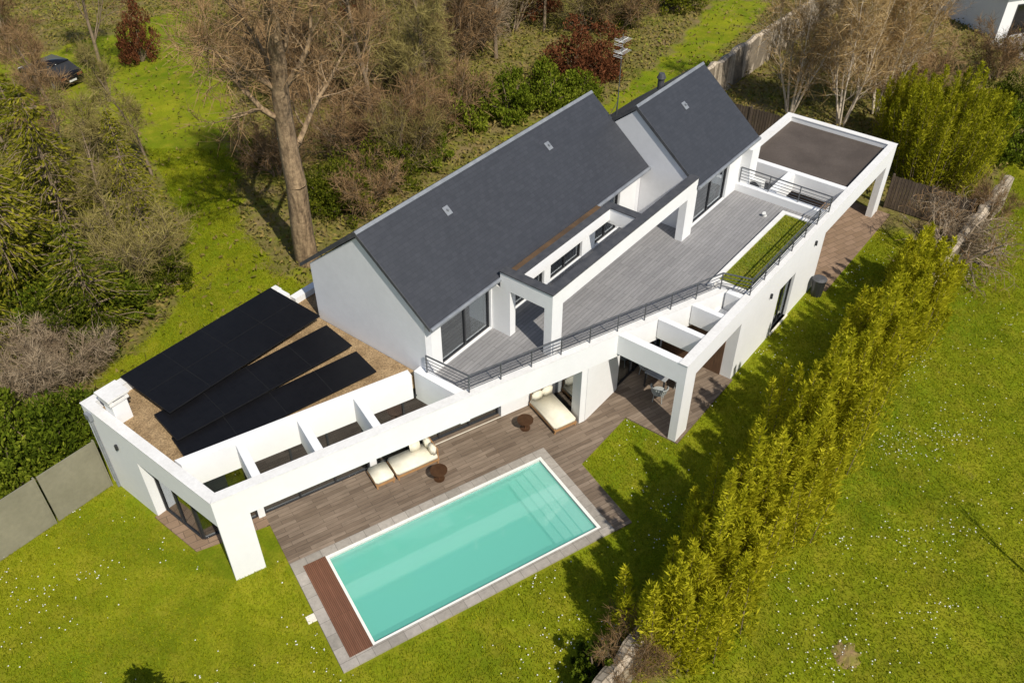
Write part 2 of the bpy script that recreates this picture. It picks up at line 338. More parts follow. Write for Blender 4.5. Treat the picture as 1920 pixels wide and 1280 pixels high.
# ------------------------------------------------------------------ HOUSE
house=empty('villa',W(0,0),PHI,'white modern villa with slate gable roofs, upper terrace and flat roofed wings','house')
def P(name,mb,mat,bevel=0,parent=None,**k): return mb.build(name,mat,parent or house,bevel,**k)
def wallseg(mb,a,b,t,z0,z1,ops=()):
    a=Vector((a[0],a[1]));b=Vector((b[0],b[1])); L=(b-a).length; d=(b-a)/L; n=Vector((-d.y,d.x))*t
    def seg(s0,s1,za,zb):
        if s1-s0<.001 or zb-za<.001: return
        p=a+d*s0;q=a+d*s1; mb.uv([tuple(p),tuple(q),tuple(q+n),tuple(p+n)],za,zb)
    c=0
    for (s0,s1,zb,zt) in sorted(ops):
        seg(c,s0,z0,z1); seg(s0,s1,z0,zb); seg(s0,s1,zt,z1); c=s1
    seg(c,L,z0,z1)
def window(a,b,off,z0,z1,nd,parent=None,w=.06,name='window'):
    a=Vector((a[0],a[1]));b=Vector((b[0],b[1])); L=(b-a).length; d=(b-a)/L; n=Vector((-d.y,d.x))
    mb=MB()
    def bar(s0,s1,za,zb,dp=.045):
        p=a+d*s0+n*(off-dp);q=a+d*s1+n*(off-dp); mb.uv([tuple(p),tuple(q),tuple(q+n*2*dp),tuple(p+n*2*dp)],za,zb)
    bar(0,L,z0,z0+w*.8); bar(0,L,z1-w,z1)
    for i in range(nd+1):
        c=min(max(i*L/nd,w/2),L-w/2); bar(c-w/2,c+w/2,z0+w*.8,z1-w,.047)
    f=P(name,mb,M_frame,parent=parent)
    mb=MB(); p=a+d*.02+n*off;q=a+d*(L-.02)+n*off; m2=n*.012
    mb.uv([tuple(p),tuple(q),tuple(q+m2),tuple(p+m2)],z0+.02,z1-.02); mb.build('pane',M_glass,f)
    return f
ZP=3.65; ZR=3.3
# left wing outer walls
mb=MB(); wallseg(mb,(-7.95,-2.4),(-7.95,-4.98),.3,-.1,ZP); P('wall',mb,M_white)
mb=MB(); mb.uv([(-7.95,-2.4),(-7.65,-2.4),(-7.65,1.412),F0],2.6,ZP); P('beam',mb,M_white)
mb=MB(); mb.ub(-7.65,0.0,-4.98,-4.68,-.1,ZP); mb.ub(-.3,0,-4.68,-4.2,-.1,ZP); mb.ub(0,18.4,-4.2,-3.9,-.1,ZP-.1); mb.ub(18.1,18.4,-3.9,3.9,-.1,ZP-.1); P('wall',mb,M_white)
# front beam with parapet
mb=MB(); mb.sdp([(0,0),(19.3,0),(19.3,.3),(.208,.3)],2.65,ZP); P('beam',mb,M_white)
mb=MB(); mb.sb(0,.95,0,.3,-.1,2.65); P('column',mb,M_white)
mb=MB(); mb.sdp([(-.30,1.9),(7.25,1.9),(7.25,2.2),(-.42,2.2)],2.6,ZP); P('beam',mb,M_white)
for s in (1.45,3.4,5.3):
    mb=MB(); mb.sb(s-.13,s+.13,.3,1.9,2.6,ZP-.02); P('cross_beam',mb,M_white)
mb=MB(); mb.uv([(-.3,2.3),(0.02,2.3),(.02,4.42),(-.3,4.3)],2.4,ZP-.01); P('beam',mb,M_white)
# coping strips on parapets
mb=MB(); mb.uv([(-7.97,-5.0),(-7.63,-4.66),(-7.63,1.40),(-7.97,1.64)],ZP,ZP+.03); mb.uv([(-7.97,-5.0),(.02,-5.0),(.02,-4.66),(-7.63,-4.66)],ZP,ZP+.03); P('coping',mb,M_coping)
mb=MB(); mb.sdp([(-.02,-.02),(19.3,-.02),(19.3,.32),(.23,.32)],ZP,ZP+.03); P('coping',mb,M_coping)
# gravel roof
mb=MB(); mb.uv([(-7.65,-4.68),(-.02,-4.68),(-.02,2.3),sd(7.25,2.2),sd(-.42,2.2)],2.75,ZR); P('gravel_roof',mb,M_gravel)
mb=MB(); mb.ub(0.0,13.1,-3.9,-2.67,2.9,ZR); P('gravel_roof',mb,M_gravel)
# glass front of the left wing
g0=-.39
window((-7.6,-.44),(-7.6,-2.4),0,.05,2.6,2)
window(sd(1.4,2.05),sd(g0,2.05),0,.05,2.6,1)
window(sd(5.4,2.05),sd(1.62,2.05),0,.05,2.6,3)
window(sd(10.6,2.05),sd(5.65,2.05),0,.05,2.6,4)
mb=MB(); mb.sb(1.4,1.62,1.92,2.2,-.1,2.6); P('pier',mb,M_white)
mb=MB(); mb.sb(5.4,5.65,1.92,2.2,-.1,2.6); P('pier',mb,M_white)
mb=MB(); wallseg(mb,sd(13.1,2.0),sd(10.6,2.0),-.2,-.1,2.9); P('wall',mb,M_white)
mb=MB(); wallseg(mb,sd(13.1,.02),sd(13.1,2.0),-.25,-.1,2.64,[(.5,1.9,.05,2.3)]); P('wall',mb,M_white)
window(sd(13.1,.52),sd(13.1,1.92),-.12,.06,2.3,1,name='door')
mb=MB(); wallseg(mb,(4.62,6.2),(6.5,6.2),-.25,-.1,2.89); P('wall',mb,M_white)
mb=MB(); mb.uv([(4.34,6.19),(4.62,6.2),(4.62,5.95),(4.5,5.85)],-.1,2.64); P('wall',mb,M_white)
# dining area back and side
window((6.5,6.1),(9.7,6.1),0,.06,2.45,3)
mb=MB(); mb.ub(6.5,9.7,5.95,6.2,2.45,2.89); P('wall',mb,M_white)
mb=MB(); mb.ub(9.7,9.95,6.2,9.05,-.1,2.89); P('wall',mb,M_white)
mb=MB(); mb.ub(9.66,9.698,6.3,8.9,.06,2.6); P('cladding',mb,M_clad)
mb=MB(); mb.ub(6.5,6.52,4.5,5.95,-.1,2.8); P('wall',mb,M_grey_render)
# right facade
mb=MB(); wallseg(mb,(17.45,9.35),(9.7,9.35),.3,-.1,ZP,[(17.45-14.7,17.45-13.2,.1,2.3)]); P('wall',mb,M_white)
window((13.2,9.2),(14.7,9.2),0,.1,2.3,2)
mb=MB(); mb.ub(13.1,14.8,9.2,9.42,.03,.1); P('sill',mb,M_rim)
mb=MB(); mb.ub(5.45,9.7,9.05,9.35,2.8,ZP); P('beam',mb,M_white)
mb=MB(); mb.ub(17.45,25.4,9.05,9.35,2.8,ZP); P('beam',mb,M_white)
mb=MB(); mb.uv([(5.45,6.62),(5.75,6.75),(5.75,9.05),(5.45,9.05)],2.8,ZP-.01); P('beam',mb,M_white)
mb=MB(); mb.ub(5.45,6.25,9.05,9.35,-.1,2.8); P('column',mb,M_white)
mb=MB(); mb.ub(24.6,25.4,9.05,9.35,-.1,2.8); P('column',mb,M_white)
for u in (7.2,8.65):
    v0=F0[1]+(u-F0[0])*SF/CF+.02
    mb=MB(); mb.uv([(u-.12,v0-.03),(u+.12,v0+.06),(u+.12,9.05),(u-.12,9.05)],2.8,ZP-.02); P('cross_beam',mb,M_white)
mb=MB(); mb.ub(9.98,10.25,8.42,9.05,2.65,ZP-.01); P('beam',mb,M_white)
mb=MB(); mb.ub(5.43,25.42,9.03,9.37,ZP,ZP+.03); mb.ub(25.08,25.42,3.88,9.03,ZP,ZP+.03); mb.ub(18.5,25.08,3.88,4.22,ZP,ZP+.03); P('coping',mb,M_coping)
# carport
mb=MB(); mb.ub(20.1,25.1,4.2,9.05,3.15,3.42); P('flat_roof',mb,M_felt)
mb=MB(); mb.ub(25.1,25.4,3.9,9.05,2.8,ZP); mb.ub(18.4,25.1,3.9,4.2,-.1,ZP); P('wall',mb,M_white)
mb=MB(); mb.ub(19.8,20.1,4.2,9.05,2.8,ZP+.01); P('beam',mb,M_white)
mb=MB(); mb.ub(17.75,19.8,6.4,6.75,2.8,ZP-.01); P('cross_beam',mb,M_white)
mb=MB(); mb.ub(17.45,17.75,4.2,9.05,-.1,ZP); P('wall',mb,M_white)
mb=MB(); mb.ub(17.75,18.8,4.2,6.4,2.75,2.95); P('slab',mb,M_grey_render)
# terrace
ft=lambda u:F0[1]+(u-F0[0])*SF/CF
mb=MB(); mb.uv([(0.02,-2.6),(.02,4.3),sd(19.15,.3),(10.25,8.42),(10.25,9.05),(17.45,9.05),(17.45,4.2),(18.08,4.2),(18.08,-2.6)],2.9,ZR-.03); P('slab',mb,M_grey_render)
mb=MB(); mb.uv([(0.03,2.67),(.03,4.3),sd(19.1,.31),(10.26,8.3),(10.26,9.04),(17.44,9.04),(17.44,5.02),(13.13,5.02),(13.13,2.67)],ZR-.028,ZR); P('terrace_floor',mb,M_terr)
mb=MB(); mb.ub(.3,13.1,-2.3,2.35,ZR-.03,ZR); P('floor',mb,M_floor)
mb=MB(); mb.ub(13.46,18,-.4,4.7,ZR-.03,ZR); P('floor',mb,M_floor)
mb=MB(); mb.uv([(-7.5,-4.6),(9.6,-4.6),(9.6,5.95),(4.75,5.95),sd(13.2,2.15),sd(-.3,2.15),(-7.5,-.55)],-.02,.04); P('floor',mb,M_floor)
mb=MB(); mb.ub(10.3,16.9,7.52,7.72,ZR,3.48); mb.ub(16.7,16.9,7.72,9.04,ZR,3.48); mb.ub(10.6,10.8,7.72,9.04,ZR,3.48); P('planter',mb,M_coping)
M_plg=mnoise('planter_grass_base',(.15,.20,.010),(.25,.24,.03),1.6,.95,.5,20)
mb=MB(); mb.ub(10.8,16.7,7.72,9.04,ZR,3.43); plg=P('planter_soil',mb,M_plg)
rng=np.random.default_rng(3); n=6500
c=np.stack([rng.uniform(10.83,16.65,n),-rng.uniform(7.76,9.0,n),rng.uniform(3.43,3.46,n)],1)
V_,F_=leafs(c,.10,.022,rng,np.array([0,0,1.]),.8); o=mesh_np('planter_grass',V_,F_,M_plblade,house); o['kind']='stuff'
# upper blocks
def block(u0,u1,vc,hw,fops,rear):
    z0=ZR-.02; ze=8.04-.805*(hw+.02)-.2
    for ua,ub_ in ((u0,u0+.28),(u1-.3,u1-.02)):
        mb=MB()
        pr=[(ua,-(vc-hw),z0),(ua,-(vc+hw),z0),(ua,-(vc+hw),ze),(ua,-vc,7.82),(ua,-(vc-hw),ze)]
        mb.extr(pr,(ub_-ua,0,0)); P('gable_wall',mb,M_grey_render)
    mb=MB(); wallseg(mb,(u1-.3,vc+hw),(u0+.28,vc+hw),.28,z0,ze,[(u1-.3-b,u1-.3-a,ZR+.02,zt) for a,b,zt in fops]); P('wall',mb,M_white)
    mb=MB(); wallseg(mb,(u0+.28,vc-hw),(u1-.3,vc-hw),.28,z0,ze); P('wall',mb,M_white)
    for a,b,zt in fops: window((b,vc+hw-.14),(a,vc+hw-.14),0,ZR+.03,zt,2)
def roof(u0,u1,vc,hf,hb):
    mb=MB(); sl=.805
    mb.extr([(u0,-vc,8.04),(u0,-(vc+hf),8.04-sl*hf),(u0,-(vc+hf),8.04-sl*hf-.13),(u0,-vc,7.86),(u0,-(vc-hb),8.04-sl*hb-.13),(u0,-(vc-hb),8.04-sl*hb)],(u1-u0,0,0))
    r=P('roof',mb,M_slate)
    mb=MB(); mb.extr([(u0-.01,-(vc+.09),7.985),(u0-.01,-vc,8.07),(u0-.01,-(vc-.09),7.985),(u0-.01,-(vc-.08),7.97),(u0-.01,-vc,8.045),(u0-.01,-(vc+.08),7.97)],(u1-u0+.02,0,0)); mb.build('ridge_cap',M_zinc,r)
    zg=8.04-sl*hf
    mb=MB(); mb.tube((u0,-(vc+hf+.05),zg-.07),(u1,-(vc+hf+.05),zg-.07),.075,n=10); mb.build('gutter',M_zinc,r)
    mb=MB()
    for s,h_ in ((1,hf),(-1,hb)):
        mb.extr([(u0-.02,-vc,8.043),(u0-.02,-(vc+s*h_),8.043-sl*h_),(u0-.02,-(vc+s*h_),7.9-sl*h_),(u0-.02,-vc,7.87)],(.018,0,0))
    mb.build('verge_trim',M_dark,r)
    return r
block(0,13.15,0,2.65,[(.75,3.35,5.42),(4.4,6.5,5.3),(6.9,9.0,5.3),(9.9,11.6,5.3)],0)
r1=roof(-.08,13.14,0,2.97,3.1)
block(13.15,18.4,2.15,2.85,[(13.65,16.5,5.35)],0)
r2=roof(13.1,18.5,2.15,3.1,3.1)
def vent(par,u,v,vc):
    z=8.04-.805*(v-vc)
    mb=MB(); a=.13
    mb.extr([(u-a,-(v-a),z+.805*a+.01),(u+a,-(v-a),z+.805*a+.01),(u+a,-(v+a),z-.805*a+.01),(u-a,-(v+a),z-.805*a+.01)],(0,-.012,.016))
    mb.tube((u,-v,z-.02),(u,-v-.05,z+.10),.05,.045,n=10)
    mb.build('roof_vent',M_zinc,par)
vent(r1,3.4,.77,0); vent(r1,9.2,.75,0); vent(r2,15.6,3.0,2.15)
mb=MB(); mb.tube((16.6,-1.25,6.4),(16.6,-1.25,7.75),.14,n=12); mb.tube((16.6,-1.25,7.75),(16.6,-1.25,7.95),.2,.12,n=12); P('flue',mb,M_dark)
# wing walls on second block
mb=MB(); mb.ub(17.6,18.38,5.0,5.45,ZR,5.3); P('pilaster',mb,M_white)
# portico on the terrace
ZB=5.25; ZT=5.9
mb=MB(); mb.ub(3.4,13.12,4.9,5.22,ZB,ZT); P('beam',mb,M_white)
mb=MB(); mb.ub(3.4,3.7,3.03,4.9,ZB,ZT-.01); P('beam',mb,M_white)
mb=MB(); mb.ub(3.4,4.0,4.9,5.22,ZR,ZB); P('column',mb,M_white)
mb=MB(); mb.ub(3.4,3.7,2.66,3.45,ZR,ZB); P('column',mb,M_white)
mb=MB(); mb.ub(12.4,13.12,4.9,5.22,ZR,ZB); P('column',mb,M_white)
mb=MB(); mb.ub(9.1,9.4,3.45,4.9,ZB,ZT-.01); P('cross_beam',mb,M_white)
mb=MB(); mb.ub(3.7,9.1,3.45,3.72,5.38,ZT-.01); P('beam',mb,M_white)
M_strip=mnoise('brown_gutter_board',(.13,.075,.035),(.08,.05,.028),2,.8)
mb=MB(); mb.ub(3.7,9.1,3.12,3.45,5.5,ZT-.10); P('roof_strip',mb,M_strip)
mb=MB(); mb.ub(3.37,13.12,4.87,5.25,ZT,ZT+.05); mb.ub(3.37,3.73,3.02,4.87,ZT,ZT+.05); mb.ub(3.73,9.07,3.45,3.75,ZT-.01,ZT+.04); mb.ub(9.07,9.43,3.42,4.87,ZT-.01,ZT+.04); P('parapet_cap',mb,M_dark)
# downpipes
mb=MB(); mb.tube((3.75,-2.74,3.3),(3.75,-2.74,5.3),.045); mb.tube((3.75,-2.74,5.3),(3.75,-3.0,5.5),.045); P('downpipe',mb,M_zinc)
mb=MB(); mb.tube((-8.01,4.55,.05),(-8.01,4.55,3.3),.045); mb.box(-8.08,-7.94,4.42,4.68,3.25,3.5); P('downpipe',mb,M_zinc)
# chimney
cp=PX(228,782,ZR); cu,cv=toUV(cp.x,cp.y)
mb=MB(); mb.ub(cu-.26,cu+.26,cv-.26,cv+.26,ZR,4.15); ch=P('chimney',mb,M_white)
mb=MB(); mb.ub(cu-.33,cu+.33,cv-.33,cv+.33,4.15,4.22)
for a in (-.26,.26):
    for b2 in (-.26,.26): mb.ub(cu+a-.06,cu+a+.06,cv+b2-.06,cv+b2+.06,4.22,4.36)
mb.ub(cu-.37,cu+.37,cv-.37,cv+.37,4.36,4.44); mb.build('chimney_cap',M_coping,ch)
# wall lamps
for (u,v,z,n) in ((-8.0,-3.4,2.7,(-1,0)),(12.2,9.4,2.6,(0,1)),(16.3,9.4,2.9,(0,1))):
    mb=MB(); mb.tube((u,-v,z-.1),(u,-v,z+.1),.05,n=10); mb.tube((u,-v,z),(u-n[0]*.06,-(v-n[1]*.06),z),.02); P('wall_lamp',mb,M_frame)
s_,d_=10.95,1.93; u,v=sd(s_,d_); mb=MB(); mb.tube((u,-v,2.0),(u,-v,2.2),.05,n=10); P('wall_lamp',mb,M_frame)
# curtain behind the first upper window
mb=MB(); pts=[]
for i in range(25): pts.append((2.65+i*.028,-(2.28+.035*(i%2))))
for i in range(24): mb.face([(pts[i][0],pts[i][1],ZR+.02),(pts[i+1][0],pts[i+1][1],ZR+.02),(pts[i+1][0],pts[i+1][1],5.35),(pts[i][0],pts[i][1],5.35)])
P('curtain',mb,M_curt)
mb=MB(); pts=[(15.6+i*.03,-(4.62+.035*(i%2))) for i in range(25)]
for i in range(24): mb.face([(pts[i][0],pts[i][1],ZR+.02),(pts[i+1][0],pts[i+1][1],ZR+.02),(pts[i+1][0],pts[i+1][1],5.3),(pts[i][0],pts[i][1],5.3)])
P('curtain',mb,M_curt)
# railings
def railing(a,b,last=True):
    a=Vector((a[0],-a[1],0)); b=Vector((b[0],-b[1],0)); L=(b-a).length; d=(b-a)/L; n=max(1,round(L/1.25)); z=ZP+.03
    mb=MB(); mb.tube(a+Vector((0,0,z+.72)),b+Vector((0,0,z+.72)),.028)
    for h in (.14,.28,.42,.56): mb.tube(a+Vector((0,0,z+h)),b+Vector((0,0,z+h)),.013,n=6)
    r=P('railing',mb,M_rail)
    for i in range(n+1 if last else n):
        p=a+d*(L*i/n); mb=MB(); mb.tube(p+Vector((0,0,z)),p+Vector((0,0,z+.73)),.026,n=6); mb.build('post',M_rail,r)
c1=sd(8.45,.15); c2=sd(19.1,.15); c3=(10.3,9.2); c4_=(17.6,9.2)
railing((-.1,2.72),c1,False); railing(c1,c2,False); railing(c2,c3,False); railing(c3,c4_,False); railing(c4_,(17.6,5.1))
# ------------------------------------------------------------------ solar arrays
def solar(label,p1,p2,p3,z,na,nb):
    A=PX(*p1,z);B=PX(*p2,z);C=PX(*p3,z); ax=B-A; L=ax.length; ang=math.atan2(ax.y,ax.x); ex=ax/L; ey=Vector((-ex.y,ex.x,0))
    wd=(C-B).dot(ey)
    t=empty('solar_array',A,ang,label,'solar panels','solar arrays on the gravel roof')
    for i in range(na):
        for j in range(nb):
            x0,x1=i*L/na+.006,(i+1)*L/na-.006; y0,y1=sorted((j*wd/nb,(j+1)*wd/nb)); y0+=.006;y1-=.006
            mb=MB(); mb.box(x0,x1,y0,y1,-.035,0); pn=mb.build('panel',M_panel,t)
            mb=MB(); w=.012; mb.box(x0-.004,x0+w,y0,y1,-.04,.004); mb.box(x1-w,x1+.004,y0,y1,-.04,.004); mb.box(x0+w,x1-w,y0-.004,y0+w,-.04,.004); mb.box(x0+w,x1-w,y1-w,y1+.004,-.04,.004); mb.build('frame',M_pframe,pn)
    ya,yb=sorted((0,wd))
    for q in (.35,.8):
        mb=MB(); y=ya+(yb-ya)*q; mb.box(.3,L-.3,y-.03,y+.03,ZR-z,-.045); mb.build('mounting_rail',M_dark,t)
solar('largest black solar array, at the back edge of the gravel roof',(225,706),(507,539),(583,603),3.76,4,2)
solar('middle strip of black solar panels fanning over the gravel roof',(288,777),(612,609),(655,650),3.62,4,1)
solar('front strip of black solar panels nearest the white roof beams',(321,820),(668,658),(697,700),3.5,4,1)
# ------------------------------------------------------------------ antenna, air conditioner
t=empty('television_antenna',W(13.25,1.2,0),PHI,'tall thin television antenna mast between the two slate roofs','antenna')
mb=MB(); mb.tube((0,0,6.7),(0,0,10.6),.025,.018); mb.build('mast',M_rail,t)
for z in (9.9,10.35):
    mb=MB(); mb.tube((-.28,0,z),(.4,0,z),.012)
    for i in range(7):
        x=-.2+i*.095; mb.tube((x,-.2,z),(x,.2,z),.007,n=5)
    for k in (-1,1):
        for h in (.06,.12): mb.tube((-.28,-.2,z+k*h),(-.28,.2,z+k*h),.008,n=5)
    mb.build('aerial',M_ac,t)
mb=MB(); mb.tube((0,0,7.9),(-.35,.3,7.0),.012,n=5); mb.tube((0,0,7.9),(.35,.3,6.9),.012,n=5); mb.box(-.12,.12,-.12,.12,6.6,6.8); mb.build('bracket',M_rail,t)
t=empty('air_conditioner',W(18.15,5.55,2.95),PHI,'white outdoor air conditioning unit behind the terrace railing','air conditioner')
mb=MB(); mb.box(-.18,.18,-.45,.45,.08,.82); mb.build('casing',M_ac,t,.02,2)
mb=MB(); mb.tube((-.185,-.1,.45),(-.2,-.1,.45),.3,n=20); mb.build('fan_grille',M_frame,t)
mb=MB(); mb.box(-.2,.2,-.4,-.34,0,.08); mb.build('foot',M_frame,t); mb=MB(); mb.box(-.2,.2,.34,.4,0,.08); mb.build('foot',M_frame,t)
# ------------------------------------------------------------------ furniture
def cushion(mb,x0,x1,y0,y1,z0,z1,bev=.05):
    b2=bmesh.new(); bmesh.ops.create_cube(b2,size=1)
    for v in b2.verts: v.co=Vector(((x0+x1)/2+v.co.x*(x1-x0),(y0+y1)/2+v.co.y*(y1-y0),(z0+z1)/2+v.co.z*(z1-z0)))
    bmesh.ops.bevel(b2,geom=b2.edges[:],offset=bev,segments=3,affect='EDGES')
    me=bpy.data.meshes.new('t'); b2.to_mesh(me); b2.free(); mb.bm.from_mesh(me); bpy.data.meshes.remove(me)
def daybed(loc,ang,L,Wd,label):
    t=empty('daybed',loc,ang,label,'daybed','cream daybeds on the deck')
    mb=MB(); mb.box(0,L,0,.05,.12,.20); mb.box(0,L,Wd-.05,Wd,.12,.20); mb.box(0,.05,.05,Wd-.05,.12,.20); mb.box(L-.05,L,.05,Wd-.05,.12,.20); mb.box(.05,L-.05,.05,Wd-.05,.13,.18); mb.build('frame',M_wood,t)
    for x in (.03,L-.08):
        for y in (.005,Wd-.055): mb=MB(); mb.box(x,x+.05,y,y+.05,0,.12); mb.build('leg',M_wood,t)
    mb=MB(); cushion(mb,.01,L-.01,.01,Wd-.01,.185,.40); mb.build('mattress',M_cush,t,smooth=True)
    mb=MB(); mb.box(L-.045,L,.05,Wd-.05,.20,.66); mb.build('backrest',M_wood,t)
    mb=MB(); cushion(mb,L-.24,L-.05,.03,Wd*.5-.01,.39,.78,.06); mb.build('back_cushion',M_cush,t,smooth=True)
    mb=MB(); cushion(mb,L-.26,L-.06,Wd*.5+.01,Wd-.03,.39,.76,.06); mb.build('back_cushion',M_cush,t,smooth=True)
    return t
daybed(FW(5.98,.98,.055),FANG,1.62,.85,'cream cushioned daybed beside the matching footstool on the deck')
daybed(FW(12.72,-.02,.055),FANG+R(90),1.75,.95,'cream cushioned daybed by the glass door at the dark wall corner')
def pillow(loc,ang,tilt,label):
    mb=MB(); cushion(mb,-.2,.2,-.06,.06,-.18,.18,.055); o=mb.build('pillow',M_cush,smooth=True); o.location=loc; o.rotation_euler=(tilt,0,ang); tag(o,label,'pillow')
pillow(FW(7.0,1.64,.63),FANG,R(-20),'white pillow leaning on the daybed beside the footstool')
t=empty('footstool',FW(5.2,.98,.055),FANG,'square cream footstool at the left end of the daybed','footstool')
mb=MB(); mb.box(0,.7,0,.8,.12,.2); mb.build('frame',M_wood,t)
for x in (.02,.62):
    for y in (.02,.72): mb=MB(); mb.box(x,x+.05,y,y+.05,0,.12); mb.build('leg',M_wood,t)
mb=MB(); cushion(mb,.01,.69,.01,.79,.19,.40); mb.build('cushion',M_cush,t,smooth=True)
for (s,d,lab) in ((7.25,.35,'round bronze side table in front of the daybed with the footstool'),(11.05,.85,'round bronze side table beside the daybed by the glass door')):
    t=empty('side_table',FW(s,d,.055),FANG,lab,'table','bronze side tables')
    mb=MB(); mb.tube((0,0,.40),(0,0,.43),.30,n=32); mb.build('tabletop',M_bronze,t)
    mb=MB(); mb.tube((0,0,.02),(0,0,.40),.03,n=10); mb.build('stem',M_bronze,t)
    mb=MB(); mb.tube((0,0,0),(0,0,.02),.19,n=24); mb.build('base',M_bronze,t)
t=empty('dining_table',W(7.75,7.35,.055),PHI,'grey dining table under the open white pergola','table')
mb=MB(); mb.box(-.5,.9,-.45,.45,.70,.74); mb.build('tabletop',M_tabletop,t,.01)
for x in (-.45,.85):
    for y in (-.4,.4): mb=MB(); mb.box(x-.03,x+.03,y-.03,y+.03,0,.70); mb.build('leg',M_frame,t)
def chair(loc,ang,label):
    t=empty('garden_chair',loc,ang,label,'chair','chairs around the dining table')
    mb=MB(); mb.tube((0,0,.41),(0,0,.46),.26,.27,n=20); mb.build('seat',M_wicker,t)
    mb=MB()
    for i in range(14):
        a=R(-110+220*i/13)+math.pi; b2=R(-110+220*(i+.62)/13)+math.pi
        z=.80-.14*abs(i-6.5)/6.5
        mb.extr([(.27*math.cos(a),.27*math.sin(a),.46),(.27*math.cos(b2),.27*math.sin(b2),.46),(.33*math.cos(b2),.33*math.sin(b2),z),(.33*math.cos(a),.33*math.sin(a),z)],(.015*math.cos(a),.015*math.sin(a),0))
    for i in range(13):
        a=R(-110+220*i/13)+math.pi; b2=R(-110+220*(i+1)/13)+math.pi
        za=.80-.14*abs(i-6.5)/6.5; zb=.80-.14*abs(i+1-6.5)/6.5
        mb.tube((.335*math.cos(a),.335*math.sin(a),za),(.335*math.cos(b2),.335*math.sin(b2),zb),.022,n=6)
    mb.build('backrest',M_wicker,t)
    for k in range(4):
        a=R(45+90*k); mb=MB(); mb.tube((.2*math.cos(a),.2*math.sin(a),.41),(.25*math.cos(a),.25*math.sin(a),0),.018,.014,n=6); mb.build('leg',M_wicker,t)
chair(W(6.95,7.75,.055),PHI+R(20),'grey woven tub chair at the pool end of the dining table')
chair(W(7.9,6.62,.055),PHI-R(90),'grey woven tub chair between dining table and house wall')
chair(W(8.0,8.12,.055),PHI+R(90),'grey woven tub chair on the hedge side of the dining table')
# skimmer lid, bin, spot, earth patch
p=PX(584,1160); mb=MB(); mb.box(-.14,.14,-.14,.14,0,.05); o=mb.build('skimmer_lid',M_rim,None,.01); o.location=p; o.rotation_euler=(0,0,FANG); tag(o,'small pale square hatch lid in the lawn beside the pool','hatch lid')
t=empty('dustbin',W(17.0,9.75,0),PHI,'dark grey bin against the wall near the carport','bin')
mb=MB(); mb.tube((0,0,0),(0,0,.85),.24,.3,n=14); mb.build('body',M_frame,t); mb=MB(); mb.tube((0,0,.85),(0,0,.93),.32,.2,n=14); mb.build('lid',M_dark,t)
t=empty('garden_spotlight',W(16.3,7.0,ZR),PHI,'small white spotlight at the far end of the terrace','spotlight')
mb=MB(); mb.tube((0,0,0),(0,0,.03),.1,n=12); mb.build('base',M_ac,t); mb=MB(); mb.tube((0,0,.03),(-.1,0,.18),.06,.08,n=12); mb.build('lamp_head',M_ac,t)
rr=random.Random(4); mb=MB(); rings=[]
for k,(r,z) in enumerate(((.42,-.02),(.32,.04),(.2,.07),(.08,.09))):
    rings.append([mb.bm.verts.new((r*(1+rr.uniform(-.35,.3))*math.cos(2*math.pi*i/18),r*(1.2+rr.uniform(-.35,.3))*math.sin(2*math.pi*i/18),z+rr.uniform(-.012,.012))) for i in range(18)])
for k in range(3):
    for i in range(18): mb.bm.faces.new((rings[k][i],rings[k][(i+1)%18],rings[k+1][(i+1)%18],rings[k+1][i]))
mb.bm.faces.new(rings[3]); o=mb.build('earth_mound',M_earth); o.location=PX(1588,1228); tag(o,'small mound of bare brown earth in the lawn at the lower right','earth')
# ------------------------------------------------------------------ fences and walls
t=empty('panel_fence',W(-8.1,-4.83,0),PHI,'khaki solid panel fence running left from the house wall','fence')
for i in range(6):
    x0=-i*2.05; mb=MB(); mb.box(x0-1.98,x0-.05,-.03,.03,.02,2.15); mb.build('panel',M_khaki,t)
    mb=MB(); mb.box(x0-.05,x0+.0,-.05,.05,0,2.2); mb.build('post',M_khaki,t)
def boards(a,b,label,h=1.8):
    A=W(*a);B=W(*b); L=(B-A).length; ang=math.atan2((B-A).y,(B-A).x)
    t=empty('wooden_fence',A,ang,label,'fence'); n=max(1,round(L/1.9)); rr=random.Random(int(L*10))
    for i in range(n):
        mb=MB(); x0=i*L/n+.06; x1=(i+1)*L/n-.06; k=int((x1-x0)/.15)
        for j in range(k):
            xa=x0+(x1-x0)*j/k; mb.box(xa+.006,xa+(x1-x0)/k-.006,-.015+rr.uniform(-.008,.008),.012,.05,h+rr.uniform(-.03,.03))
        mb.box(x0,x1,-.05,-.02,.35,.45); mb.box(x0,x1,-.05,-.02,h-.4,h-.3); mb.build('panel',M_oldwood,t)
    for i in range(n+1):
        mb=MB(); x=i*L/n; mb.box(x-.05,x+.05,-.06,.05,0,h+.08); mb.build('post',M_oldwood,t)
boards((26.0,13.3),(26.0,9.5),'weathered wooden fence between the carport and the stone wall')
boards((28.6,4.5),(28.6,-3.2),'dark wooden fence behind the slate roof near the birches')
